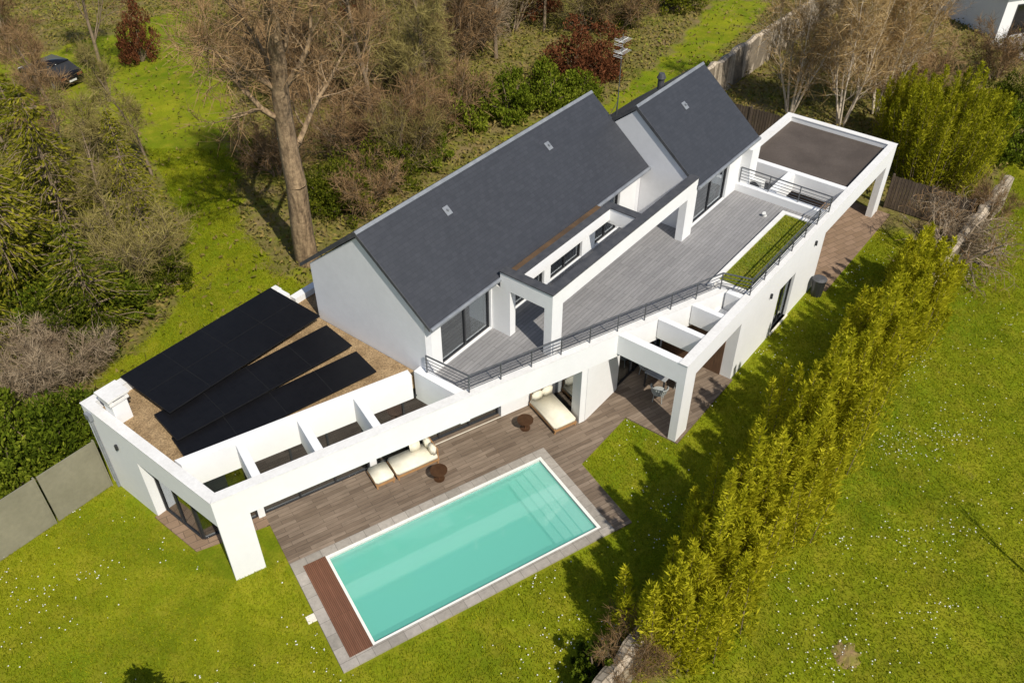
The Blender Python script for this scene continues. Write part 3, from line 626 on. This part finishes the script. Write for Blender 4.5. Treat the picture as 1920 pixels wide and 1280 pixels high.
def stonewall(a,b,h,w,label,seed):
    A=W(*a);B=W(*b); L=(B-A).length; ang=math.atan2((B-A).y,(B-A).x); rr=random.Random(seed)
    mb=MB(); n=int(L/.45); prev=None; bm=mb.bm; rings=[]
    for i in range(n+1):
        x=L*i/n; hh=h+rr.uniform(-.12,.1); j=rr.uniform(-.05,.05)
        rings.append([bm.verts.new((x,-w/2+j,-.1)),bm.verts.new((x,-w/2+j+.02,hh)),bm.verts.new((x,0,hh+.1+rr.uniform(-.04,.06))),bm.verts.new((x,w/2+j-.02,hh)),bm.verts.new((x,w/2+j,-.1))])
    for i in range(n):
        for k in range(4): bm.faces.new((rings[i][k],rings[i+1][k],rings[i+1][k+1],rings[i][k+1]))
    bm.faces.new(rings[0]); bm.faces.new(rings[-1][::-1])
    o=mb.build('stone_wall',M_stonewall); o.location=A; o.rotation_euler=(0,0,ang); tag(o,label,'wall'); return o
stonewall((-10,12.55),(30,13.9),1.4,.5,'low old stone wall running behind the bamboo hedge',1)
stonewall((29.5,-3.4),(60,-3.4),2.2,.45,'long beige garden wall at the top of the picture',2)
# ------------------------------------------------------------------ vegetation prototypes
def kids(o): return [c for c in bpy.data.objects if c.parent==o]
def grow(rng,base,d0,L0,r0,spec):
    segs=[];tips=[]
    def br(p,d,L,r,l):
        n=spec['n'][l]; ln=L/n; rc=r
        for i in range(n):
            f=(i+1)/n
            d=d+rng.normal(0,spec['j'][l],3)+np.array([0,0,spec['up'][l]]); d=d/np.linalg.norm(d)
            q=p+d*ln; rn=max(r*(1-spec['tp'][l]*f),.007)
            segs.append((p,q,rc,rn,l)); rc=rn; p=q
            if f>spec['st'][l]:
                m=spec['c'][l]; k=int(m)+(1 if rng.random()<m-int(m) else 0)
                for _ in range(k):
                    a=spec['a'][l]*rng.uniform(.7,1.3); pr=np.cross(d,rng.normal(size=3)); pr=pr/np.linalg.norm(pr)
                    cd=d*math.cos(a)+pr*math.sin(a)
                    if l+1<spec['lv']: br(p,cd,L*spec['lr'][l]*(1.15-.6*f)*rng.uniform(.7,1.2),rn*spec.get('rr',.5),l+1)
                    else: tips.append((p,cd))
    br(np.array(base,float),np.array(d0,float),L0,r0,0)
    return segs,tips
def twig_mesh(tips,length,wd,rng,up=.2,reps=1):
    P_=np.repeat(np.array([t[0] for t in tips]),reps,0); D=np.repeat(np.array([t[1] for t in tips]),reps,0)
    D=nrm(D+rng.normal(0,.35,D.shape)+np.array([0,0,up])); l=length*rng.uniform(.5,1.3,len(P_))
    C=P_+D*(l/2)[:,None]
    b=nrm(np.cross(D,rng.normal(size=D.shape)))*wd/2
    V_=np.stack([P_-b,P_+b,C+D*(l/2)[:,None]+b*.3,C+D*(l/2)[:,None]-b*.3],1).reshape(-1,3)
    return V_,np.arange(len(V_)).reshape(-1,4)
def bare(name,h,r0,seed,bark,twig,spec,tl=.7,tw=.018,reps=1,stems=1,lean=.0,up=.2):
    rng=np.random.default_rng(seed); t=bpy.data.objects.new(name,None); COL.objects.link(t)
    S=[];T=[]
    for k in range(stems):
        a=2*math.pi*k/max(stems,1)+rng.uniform(0,1); d=np.array([lean*math.cos(a),lean*math.sin(a),1.]); d/=np.linalg.norm(d)
        s,tp=grow(rng,(.15*math.cos(a)*(stems>1),.15*math.sin(a)*(stems>1),-.1),d,h*rng.uniform(.85,1.05) if stems>1 else h,r0,spec); S+=s;T+=tp
    tr=[x for x in S if x[4]==0]; br_=[x for x in S if x[4]>0]
    V_,F_=tubes_np(tr,10); mesh_np('trunk',V_,F_,bark,t)
    V_,F_=tubes_np(br_,4); mesh_np('branches',V_,F_,bark,t)
    V_,F_=twig_mesh(T,tl,tw,rng,up,reps); mesh_np('crown',V_,F_,twig,t)
    return t
SPEC=dict(lv=4,n=[10,6,4,2],j=[.05,.14,.2,.25],up=[.03,.10,.06,.03],tp=[.82,.8,.8,.7],st=[.25,.2,.2,.0],c=[1.9,1.4,1.5,1.8],a=[.7,.65,.7,.7],lr=[.36,.5,.5,.5])
SPEC_H=dict(SPEC,c=[1.7,1.6,1.7,1.9],lr=[.37,.44,.5,.5],st=[.28,.15,.1,0],n=[12,8,5,2],a=[.6,.65,.7,.7],up=[.03,.12,.05,.03],rr=.42,tp=[.74,.8,.8,.7])
SPEC_S=dict(SPEC,lv=3,n=[6,4,3],c=[2.0,1.8,2.2],st=[.1,.1,0],lr=[.5,.5,.5],tp=[.8,.8,.8],j=[.12,.18,.25],up=[.0,.05,.05],a=[.6,.6,.7])
SPEC_B=dict(SPEC,lv=3,n=[9,5,3],c=[2.0,2.0,2.4],st=[.2,.1,0],lr=[.3,.5,.5],tp=[.88,.8,.8],j=[.05,.12,.2],up=[.04,.12,.0],a=[.5,.6,.6],rr=.4)
SPEC_T=dict(SPEC,lv=3,n=[7,6,5],c=[1.4,1.4,1.0],st=[.15,.15,.2],lr=[.65,.6,.5],j=[.28,.35,.4],up=[-.05,-.08,-.1],a=[.9,.9,.9],tp=[.7,.75,.7],rr=.6)
def bushmesh(name,rx,rz,n,size,mat,seed,bark=None,clumps=45,wd=.45,axis_up=0.,shape='dome'):
    rng=np.random.default_rng(seed); t=bpy.data.objects.new(name,None); COL.objects.link(t)
    d=nrm(rng.normal(size=(clumps,3))); d[:,2]=np.abs(d[:,2])
    rad=rng.uniform(.45,1.12,clumps)[:,None]; cc=d*rad*np.array([rx,rx,rz*.82])+np.array([0,0,rz*.08])
    cr=rng.uniform(.12,.32,clumps)*rx
    k=rng.integers(0,clumps,n); C=cc[k]+nrm(rng.normal(size=(n,3)))*(cr[k]*rng.uniform(.3,1.2,n)**.5)[:,None]
    C[:,2]=np.maximum(C[:,2],.03)
    ax=nrm(C-cc[k]+np.array([0,0,.3*rx]))
    V_,F_=leafs(C,size,size*wd,rng,ax+np.array([0,0,axis_up]),.8)
    S=[]
    for i in range(min(clumps,26)):
        S.append((np.array([rng.normal(0,.08),rng.normal(0,.08),-.05]),cc[i]*.5+np.array([0,0,.1]),.05,.03)); S.append((cc[i]*.5+np.array([0,0,.1]),cc[i],.03,.01))
    v2,f2=tubes_np(S,5); mesh_np('stems',v2,f2,bark or M_bark2,t)
    mesh_np('foliage',V_,F_,mat,t); return t
def plumes(t,lst,dens,leaf,lw,mat,rng,r0=.40):
    """feathery upright canes: lst of (x, y, height, leanx, leany)"""
    C=[];A=[];S=[]
    for (x,y,hh,lx,ly) in lst:
        m=int(dens*hh/4); tt=rng.uniform(0.0,1,m)**.85; ph=rng.uniform(0,6)
        rad=(r0*(1-tt)**.55+.03+.1*np.sin(tt*25+ph)**2*(1-tt))*rng.uniform(.3,1.15,m); th=rng.uniform(0,2*np.pi,m)
        C.append(np.stack([x+lx*tt**1.5+rad*np.cos(th),y+ly*tt**1.5+rad*np.sin(th),hh*tt],1))
        A.append(np.stack([np.cos(th)*.75,np.sin(th)*.75,np.full(m,.9)],1))
        S.append((np.array([x,y,-.05]),np.array([x+lx*.8,y+ly*.8,hh*.92]),.018,.006))
    C=np.concatenate(C);A=np.concatenate(A); V_,F_=leafs(C,leaf,lw,rng,nrm(A),.55); mesh_np('foliage',V_,F_,mat,t)
    V_,F_=tubes_np(S,5); mesh_np('stems',V_,F_,M_bark2,t)
def plumebush(name,r,h,k,seed,mat):
    rng=np.random.default_rng(seed); t=bpy.data.objects.new(name,None); COL.objects.link(t); lst=[]
    for _ in range(k):
        a=rng.uniform(0,6.283); q=r*.75*rng.uniform(0,1)**.5; e=q/r
        lst.append((q*math.cos(a),q*math.sin(a),h*(1-.35*e)*rng.uniform(.75,1.1),.9*e*math.cos(a)+rng.normal(0,.15),.9*e*math.sin(a)+rng.normal(0,.15)))
    plumes(t,lst,420,.24,.042,mat,rng,.38); return t
def conifer(name,h,rad,seed,mat,per=9,nl=26,needle=.34,droop=.35):
    rng=np.random.default_rng(seed); t=bpy.data.objects.new(name,None); COL.objects.link(t)
    v2,f2=tubes_np([(np.array([0,0,h*i/8.]),np.array([0,0,h*(i+1)/8.]),.02*h*(1-i/8.2)+.01,.02*h*(1-(i+1)/8.2)+.01) for i in range(8)],9); mesh_np('trunk',v2,f2,M_bark2,t)
    S=[];C=[];A=[]
    nlay=int(h*2.0)
    for li in range(nlay):
        f=(li+.5)/nlay; z=h*(.06+.92*f); r=rad*(1-f)**.75*rng.uniform(.8,1.15)+.15
        for b in range(per):
            a=rng.uniform(0,2*math.pi); rr=r*rng.uniform(.5,1.15); d=np.array([math.cos(a),math.sin(a),0])
            p0=np.array([0,0,z]); p1=p0+d*rr*.6+np.array([0,0,.05*rr]); p2=p0+d*rr+np.array([0,0,-droop*rr*.5])
            S+= [(p0,p1,.035,.02),(p1,p2,.02,.008)]
            m=int(nl*(rr/rad)**.7)+5
            tt=rng.uniform(.25,1.05,m)[:,None]; base=np.where(tt<.6,p0+(p1-p0)*tt/.6,p1+(p2-p1)*(tt-.6)/.4)
            side=np.array([-d[1],d[0],0])*rng.normal(0,.16*rr+.06,(m,1)); C.append(base+side+rng.normal(0,.05,(m,3))-np.array([0,0,.3])*np.abs(side).sum(1,keepdims=True)*.5)
            A.append(np.repeat(d[None],m,0)+side*1.5+np.array([0,0,-.25]))
    V_,F_=tubes_np(S,4); mesh_np('branches',V_,F_,M_bark2,t)
    C=np.concatenate(C);A=np.concatenate(A); V_,F_=leafs(C,needle,needle*.3,rng,nrm(A),.45); mesh_np('crown',V_,F_,mat,t); return t
PROTO={}
def proto(key):
    if key in PROTO: return PROTO[key]
    if key=='bareA': o=bare('bare_tree',11,.18,11,M_bark2,M_twig,SPEC,.8,.024,2)
    elif key=='bareB': o=bare('bare_tree',10,.16,23,M_bark2,M_twig_olive,SPEC,.85,.026,2,up=-.1)
    elif key=='shrubB': o=bare('bare_shrub',3.6,.05,31,M_bark2,M_twig,SPEC_S,.6,.024,1,8,.5)
    elif key=='shrubP': o=bare('bare_shrub',3.2,.05,37,M_bark2,M_twig_pale,SPEC_S,.5,.02,1,8,.55)
    elif key=='shrubO': o=bare('bare_shrub',4.2,.06,41,M_bark2,M_twig_olive,SPEC_S,.65,.024,1,7,.45)
    elif key=='birch': o=bare('birch_tree',8,.075,43,M_birch,M_twig_gold,SPEC_B,.75,.016,2,5,.26,.1)
    elif key=='russet': o=bushmesh('russet_tree',1.9,4.6,6500,.18,M_russet,51,clumps=70)
    elif key=='laurel': o=bushmesh('laurel_bush',1.7,2.6,6500,.19,M_laurel,53,clumps=60)
    elif key=='dark': o=bushmesh('evergreen_bush',1.9,3.4,8000,.17,M_dkgreen,57,clumps=70)
    elif key=='bright': o=plumebush('bamboo_bush',2.6,5.2,75,59,M_brightbush)
    elif key=='cedar': o=conifer('conifer_tree',9,3.2,61,M_cedar,9,40,.28)
    elif key=='cedar2': o=conifer('conifer_tree',7,2.6,67,M_dkgreen,10,36,.26,.2)
    PROTO[key]=[o,False]; return PROTO[key]
def place(key,px,py,sx,sz,rot,label,cat,group=None,loc=None):
    e=proto(key); src=e[0]
    if not e[1]: o=src; e[1]=True
    else:
        o=src.copy(); COL.objects.link(o)
        for c in kids(src):
            k=c.copy(); COL.objects.link(k); k.parent=o
    for q in ('label','category','group'):
        if q in o: del o[q]
    o.location=loc if loc is not None else PX(px,py); o.rotation_euler=(0,0,R(rot)); o.scale=(sx,sx,sz)
    return tag(o,label,cat,group)
# hero tree
hero=bare('bare_tree',17.5,.53,9,M_bark,M_twig,SPEC_H,.75,.020,2)
hero.location=PX(577,490); tag(hero,'tallest bare tree with thick tan trunk behind the grey gable','tree')
G='bare trees of the woodland'
place('bareA',205,190,.7,1.1,0,'slender bare tree right of the black car','tree',G)
place('bareA',700,240,.9,.9,80,'brown bare tree just right of the thick tan trunk','tree',G)
place('bareA',800,150,.9,.9,150,'bare tree above the left half of the long slate roof','tree',G)
place('bareA',930,110,.85,.9,210,'bare tree at the top edge above the green laurels','tree',G)
place('bareB',620,110,.9,1.1,20,'bare tree with olive twigs behind the thick tan trunk','tree',G)
place('bareA',720,50,1.0,.9,270,'bare brown tree at the top edge near the centre left','tree',G)
place('bareB',230,470,.65,.6,200,'wispy olive bare tree left of the grass strip','tree',G)
place('bareB',840,40,.9,.9,250,'olive bare tree at the top edge above the slate roof','tree',G)
place('bareA',1740,90,.6,.5,20,'bare brown tree above the bamboo bush at top right','tree',G)
place('bareA',105,226,.62,.58,140,'bare tree whose branches veil the black car','tree',G)
place('bareA',480,110,.8,.9,190,'brown bare tree at the top edge left of the thick tan trunk','tree',G)
place('bareB',770,240,.7,.7,95,'olive bare tree in the thicket above the slate roof','tree',G)
place('bareA',1020,60,.7,.7,35,'brown bare tree among the russet trees at the top','tree',G)
place('bareB',20,300,.6,.6,250,'olive bare tree at the left edge below the black car','tree',G)
place('bareA',20,100,.7,.7,65,'brown bare tree in the top left corner','tree',G)
place('bareB',285,330,.55,.6,285,'small olive bare tree leaning over the upper grass strip','tree',G)
place('bareA',150,360,.6,.65,220,'brown bare tree rising behind the left conifers','tree',G)
G='leafless shrubs'
for i,(k,px,py,s,lab) in enumerate([
 ('shrubB',760,300,1.0,'brown leafless shrub nearest the middle of the long roof ridge'),('shrubB',850,240,.9,'brown leafless shrub left of the green laurels'),
 ('shrubB',660,300,1.0,'brown leafless shrub at the foot of the thick tan trunk'),('shrubO',270,540,.8,'olive leafless shrub left of the grass strip'),
 ('shrubP',60,740,.8,'pale grey leafless shrub at the left edge above the laurels'),
 ('shrubP',140,720,.7,'pale twiggy shrub behind the white chimney'),
 ('shrubB',1600,140,.9,'brown shrub behind the right hand birch'),('shrubO',960,60,1.2,'olive shrub at the top edge above the antenna'),('shrubB',560,190,1.1,'brown shrub behind the thick tan trunk'),
 ('shrubO',740,200,1.2,'olive shrub in the brown thicket behind the house'),('shrubB',520,330,.8,'brown shrub left of the thick tan trunk'),
 ('shrubP',900,90,1.1,'pale shrub in the thicket at the top centre'),
 ('shrubB',1710,190,.9,'brown shrub between birches and bamboo bush'),('shrubB',500,150,1.1,'brown shrub at the top left of the thick tan trunk'),
 ('shrubB',1860,150,.8,'brown shrub at the far right below the white house'),('shrubB',640,180,1.2,'brown shrub deep in the thicket right of the thick tan trunk'),
 ('shrubB',850,120,1.2,'brown shrub at the middle of the brown thicket'),('shrubO',1100,60,1.0,'olive shrub behind the russet trees at the top'),
 ('shrubB',1160,60,.9,'brown shrub beside the grass track at the top'),('shrubB',690,400,.7,'brown twigs standing among the evergreens right of the trunk'),
 ('shrubO',760,330,.8,'olive twigs standing among the evergreens by the slate roof')]):
    place(k,px,py,s,s,i*47,lab,'shrub',G)
place('shrubB',0,0,.42,.5,20,'dry brown creeper twigs on the near end of the stone wall','shrub',G,loc=W(-3.2,12.85,.1))
place('shrubP',0,0,.45,.55,130,'dry pale creeper twigs on the stone wall near the wooden fence','shrub',G,loc=W(23.6,13.75,.1))
place('shrubB',0,0,.45,.55,230,'dry brown creeper twigs on the stone wall at the right edge','shrub',G,loc=W(27.0,13.85,.1))
G='russet leaved trees'
place('russet',1070,160,1.1,1.0,0,'larger russet tree left of the antenna','tree',G)
place('russet',1130,140,.85,.8,90,'smaller russet tree just behind the antenna','tree',G)
place('russet',268,115,.65,1.1,40,'dark red tree above the grass strip right of the car','tree',G)
place('russet',690,150,1.2,1.2,140,'russet tree in the brown thicket above the roof','tree',G)
place('russet',1000,30,1.0,1.1,200,'russet tree at the top edge of the picture','tree',G)
G='laurels and evergreen bushes'
for i,(k,px,py,s,lab) in enumerate([
 ('laurel',880,235,1.1,'glossy laurel nearest the long roof at left of its row'),('laurel',955,215,1.0,'glossy laurel in the middle of the row behind the roof'),
 ('laurel',1035,195,1.0,'glossy laurel at the right of the row behind the roof'),('laurel',1090,185,.7,'small laurel below the russet trees'),
 ('dark',660,395,.9,'dark evergreen bush right of the thick tan trunk'),('dark',730,350,.85,'dark evergreen bush against the slate roof edge'),
 ('laurel',800,310,.8,'low green laurel hugging the slate roof edge'),('dark',615,390,.7,'dark ivy bush behind the thick tan trunk'),
 ('dark',1145,45,1.0,'dark evergreen bush at the top edge above the russet trees'),('dark',1270,20,.9,'dark evergreen bush beside the grass track at the top'),
 ('laurel',30,925,1.0,'laurel behind the khaki fence at the left edge'),('laurel',100,870,1.0,'laurel behind the middle of the khaki fence'),
 ('laurel',160,820,.8,'laurel behind the khaki fence next to the house'),('laurel',10,850,.9,'laurel at the left edge above the fence'),
 ('dark',150,660,.9,'dark evergreen bush left of the largest solar array'),
 ('dark',310,540,.6,'dark evergreen bush beside the lower grass strip'),('dark',70,560,1.0,'dark evergreen bush under the left conifers'),
 ('laurel',230,590,.9,'leafy green bush between conifers and largest solar array'),('laurel',110,640,1.0,'leafy green bush under the drooping conifer'),
 ('laurel',1890,290,1.0,'laurel at the right edge by the stone wall'),('dark',1880,220,.8,'dark evergreen bush at the far right below the white house'),
 ('laurel',480,300,.6,'small green bush right of the grass strip'),('laurel',700,180,.9,'green bush glimpsed through the brown thicket')]):
    place(k,px,py,s,s,i*61,lab,'bush',G)
G='bamboo bushes'
place('bright',1755,330,1.15,1.1,0,'big yellow green bamboo bush right of the birches','bush',G)
place('bright',1685,265,.75,.8,100,'smaller bamboo bush between birches and bigger bamboo','bush',G)
place('bright',1830,270,.7,.6,200,'bamboo bush at the right behind the stone wall','bush',G)
G='conifers at the left'
place('cedar',50,570,1.0,1.05,0,'drooping yellow green conifer at the left edge','tree',G)
place('cedar',150,480,.85,.95,70,'conifer in the middle of the left hand group','tree',G)
place('cedar2',195,630,.8,.8,30,'dark conifer nearest the solar panels','tree',G)
place('cedar2',-10,420,1.1,1.2,110,'dark conifer furthest left in the group','tree',G)
place('cedar',275,450,.55,.75,220,'small conifer beside the grass strip','tree',G)
place('cedar',-20,700,.9,.8,160,'conifer cut by the left edge above the laurels','tree',G)
place('cedar',90,390,.7,.8,300,'conifer at the back of the left hand group','tree',G)
G='birches behind the carport'
place('birch',1480,215,.95,1.0,0,'leftmost white stemmed birch behind the carport','tree',G)
place('birch',1575,235,1.0,1.05,75,'middle white stemmed birch behind the carport','tree',G)
place('birch',1640,215,.9,.95,160,'rightmost white stemmed birch beside the bamboo bush','tree',G)
tg=bare('bare_shrub',3.3,.10,83,M_tangle,M_twig,SPEC_T,.45,.02,1,7,.6,-.1); tg.location=PX(1772,492); tag(tg,'tangled bare shrub at the far end of the bamboo hedge','shrub')
st=bare('bare_tree',3.6,.06,87,M_bark2,M_twig,dict(SPEC_S,c=[1.0,1.0,1.0]),.5,.016,1); st.location=PX(1950,1095); tag(st,'small bare tree at the right edge of the lawn','tree')
cs=conifer('conifer_tree',2.7,1.2,91,M_dkgreen); cs.location=(-9.3,11.0,0); tag(cs,'small dark conifer below the bottom left lawn','tree')
# bamboo hedge
rng=np.random.default_rng(101)
hedge=empty('bamboo_hedge',W(8,13.6,0),PHI,'long yellow green bamboo hedge between the garden and the right lawn','hedge')
lst=[]
for i in range(370):
    u=rng.uniform(-3.0,20.4); v=13.45+rng.normal(0,.55)
    hh=(4.3+.35*math.sin(u*1.1)+.3*math.sin(u*2.7+1)+rng.normal(0,.55))*(1-.28*max(0,(u-10)/10))
    hh*=1-.35*min(1,abs(v-13.4)/1.3); ln=rng.normal(0,.2,2)
    lst.append((u-8,-(v-13.6),hh,ln[0],ln[1]))
plumes(hedge,lst,620,.24,.046,M_bamboo,rng,.36)
# ivy on the near end of the wall
iv=bushmesh('ivy_bush',.7,1.7,3000,.16,M_laurel,111,clumps=40,wd=.7); iv.location=W(-3.9,12.15,0); tag(iv,'green ivy clump over the near end of the stone wall','ivy')
# undergrowth (stuff) and grass (stuff)
rng=np.random.default_rng(5)
pts=[]
while len(pts)<52000:
    X=rng.uniform(-42,42);Y=rng.uniform(17,72); px,py=proj(X,Y,0)
    if px<-60 or px>1980 or py<-60: continue
    u,v=toUV(X,Y)
    if -8.6<u<18.8 and -5.2<v<9.5: continue
    if 18<u<26 and 3.5<v<13.5: continue
    l=litter(X,Y)
    if l<.15 or (l<.5 and rng.random()>.15) or (v>12 and u<22): continue
    pts.append((X,Y,abs(rng.normal(0,.16))+.02))
V_,F_=leafs(np.array(pts),.26,.12,rng); o=mesh_np('undergrowth',V_,F_,M_under); tag(o,'low brown and green undergrowth on the woodland floor','undergrowth',kind='stuff')
def onlawn(X,Y):
    u,v=toUV(X,Y); s,d=toSD(u,v)
    if 1.5<s<11.85 and -4.7<d<2.2: return False
    if -8.15<u<25.6 and -5.1<v<9.45 and v<max(ft(u) if u<5.4 else 99,-9):
        return False
    if 2.4<u<5.5 and v<7.35 and v>0: return False
    if 17.3<u<25.6 and v<10.1 and v>3: return False
    if -8.15<u<-7 and v<.2 and v>-5: return False
    return True
pts=[]
while len(pts)<190000:
    X=rng.uniform(-24,27);Y=rng.uniform(11,44); px,py=proj(X,Y,0)
    if px<-30 or px>1950 or py>1310: continue
    if not onlawn(X,Y) or litter(X,Y)>.6: continue
    pts.append((X,Y,.035))
V_,F_=leafs(np.array(pts),.11,.022,rng,np.array([0,0,1.]),.7); o=mesh_np('grass',V_,F_,M_blade); tag(o,'short yellow green lawn grass around the house and pool','grass',kind='stuff')
# daisies
pts=[]; cl=[(rng.uniform(-22,25),rng.uniform(11,36),rng.uniform(.3,1.3)) for _ in range(330)]
for (X,Y,r) in cl:
    for _ in range(rng.integers(4,24)):
        x=X+rng.normal(0,r);y=Y+rng.normal(0,r*.8)
        if onlawn(x,y) and litter(x,y)<.1:
            u,v=toUV(x,y)
            if v<-5: continue
            pts.append((x,y,.09))
pts=np.array(pts); n=len(pts); k=6; th=np.arange(k)*2*np.pi/k; rr=rng.uniform(.011,.024,n)
V_=pts[:,None,:]+np.stack([np.cos(th)[None]*rr[:,None],np.sin(th)[None]*rr[:,None],np.zeros((n,k))],2)
o=mesh_np('daisies',V_.reshape(-1,3),np.arange(n*k).reshape(n,k),M_petal); tag(o,'tiny white daisies scattered in the lawn','daisies',kind='stuff')
# ------------------------------------------------------------------ car
def car(loc,ang):
    t=empty('parked_car',loc,ang,'black car parked under the branches at top left','car')
    prof=[(-2.05,.28),(-2.1,.62),(-1.98,.92),(-1.75,.98),(.75,.95),(1.75,.80),(2.02,.62),(2.05,.3)]
    mb=MB(); mb.extr([(x,-.88,z) for x,z in prof],(0,1.76,0)); mb.build('body',M_black,t,.06,3,smooth=True)
    mb=MB(); bm=mb.bm
    vs=[bm.verts.new(p) for p in ((-1.85,-.8,.96),(1.0,-.8,.93),(1.0,.8,.93),(-1.85,.8,.96),(-1.35,-.6,1.44),(.15,-.6,1.46),(.15,.6,1.46),(-1.35,.6,1.44))]
    for f in ((0,1,5,4),(1,2,6,5),(2,3,7,6),(3,0,4,7)): bm.faces.new([vs[i] for i in f])
    mb.build('window',M_frame,t)
    mb=MB(); cushion(mb,-1.4,.2,-.62,.62,1.42,1.5,.03); mb.build('roof',M_black,t,smooth=True)
    for x in (-1.3,1.3):
        for y in (-.82,.82):
            mb=MB(); mb.tube((x,y-.1,.32),(x,y+.1,.32),.32,n=20); w=mb.build('wheel',M_tyre,t)
            mb=MB(); mb.tube((x,y-.11,.32),(x,y+.11,.32),.19,n=14); mb.build('rim',M_zinc,w)
    for y in (-.6,.6):
        mb=MB(); mb.box(1.93,2.06,y-.2,y+.2,.62,.72); mb.build('headlight',M_ac,t,.02)
        mb=MB(); mb.box(-2.12,-2.02,y-.18,y+.18,.66,.8); mb.build('tail_light',M_russet,t,.02)
    mb=MB(); mb.box(-2.125,-2.10,-.26,.26,.45,.56); mb.build('number_plate',M_ac,t)
    for y in (-.95,.95): mb=MB(); mb.box(.6,.75,y-.09,y+.09,.95,1.08); mb.build('mirror',M_black,t,.02)
car(PX(100,152),R(150))
# ------------------------------------------------------------------ neighbouring house (top right)
p=PX(1865,75); nh=empty('neighbour_house',p,R(20),'white neighbouring house at the top right corner','house')
mb=MB(); mb.box(0,9,0,7,0,3.0); mb.build('wall',M_white,nh)
mb=MB(); mb.box(-.4,9.4,-.4,7.4,3.0,3.3); mb.build('roof',M_zinc,nh)
for x in (1.0,4.2):
    mb=MB(); mb.box(x,x+1.6,-.06,.02,.2,2.3); w=mb.build('window',M_frame,nh); mb=MB(); mb.box(x+.08,x+1.52,-.07,-.05,.28,2.22); mb.build('pane',M_black,w)
mb=MB(); mb.box(-1,8,-4,-.1,-.05,.06); mb.build('patio',M_stone,nh)
p=PX(1790,14); gh=empty('garden_shed',p,R(12),'low pale roofed shed at the top edge left of the white house','shed')
mb=MB(); mb.box(-2.5,3,0,3,0,2.2); mb.build('wall',M_oldwood,gh); mb=MB(); mb.extr([(-2.8,-.3,2.2),(-2.8,3.3,2.6),(-2.8,3.3,2.7),(-2.8,-.3,2.3)],(6.1,0,0)); mb.build('roof',M_zinc,gh)
# ------------------------------------------------------------------ light, camera
w=bpy.data.worlds.new('World'); sc.world=w; w.use_nodes=True; nt=w.node_tree
sky=nt.nodes.new('ShaderNodeTexSky'); sky.sky_type='NISHITA'; sky.sun_disc=False; sky.sun_elevation=R(48); sky.sun_rotation=R(148)
bg=nt.nodes['Background']; bg.inputs[1].default_value=.10; nt.links.new(sky.outputs[0],bg.inputs[0])
sun=bpy.data.lights.new('sun','SUN'); sun.energy=4.5; sun.angle=R(.55); sun.color=(1,.94,.83)
so=bpy.data.objects.new('sun',sun); COL.objects.link(so); so.rotation_euler=(R(42),0,R(32)); so.location=(20,-20,40)
cam=bpy.data.cameras.new('camera'); cam.sensor_width=36; cam.lens=FPX/1920*36; cam.clip_end=2000; cam.clip_start=.5
co=bpy.data.objects.new('camera',cam); COL.objects.link(co); co.location=(0,0,H); co.rotation_euler=(R(90)-PITCH,0,0); sc.camera=co
sc.view_settings.view_transform='Standard'; sc.view_settings.look='None'; sc.view_settings.exposure=0
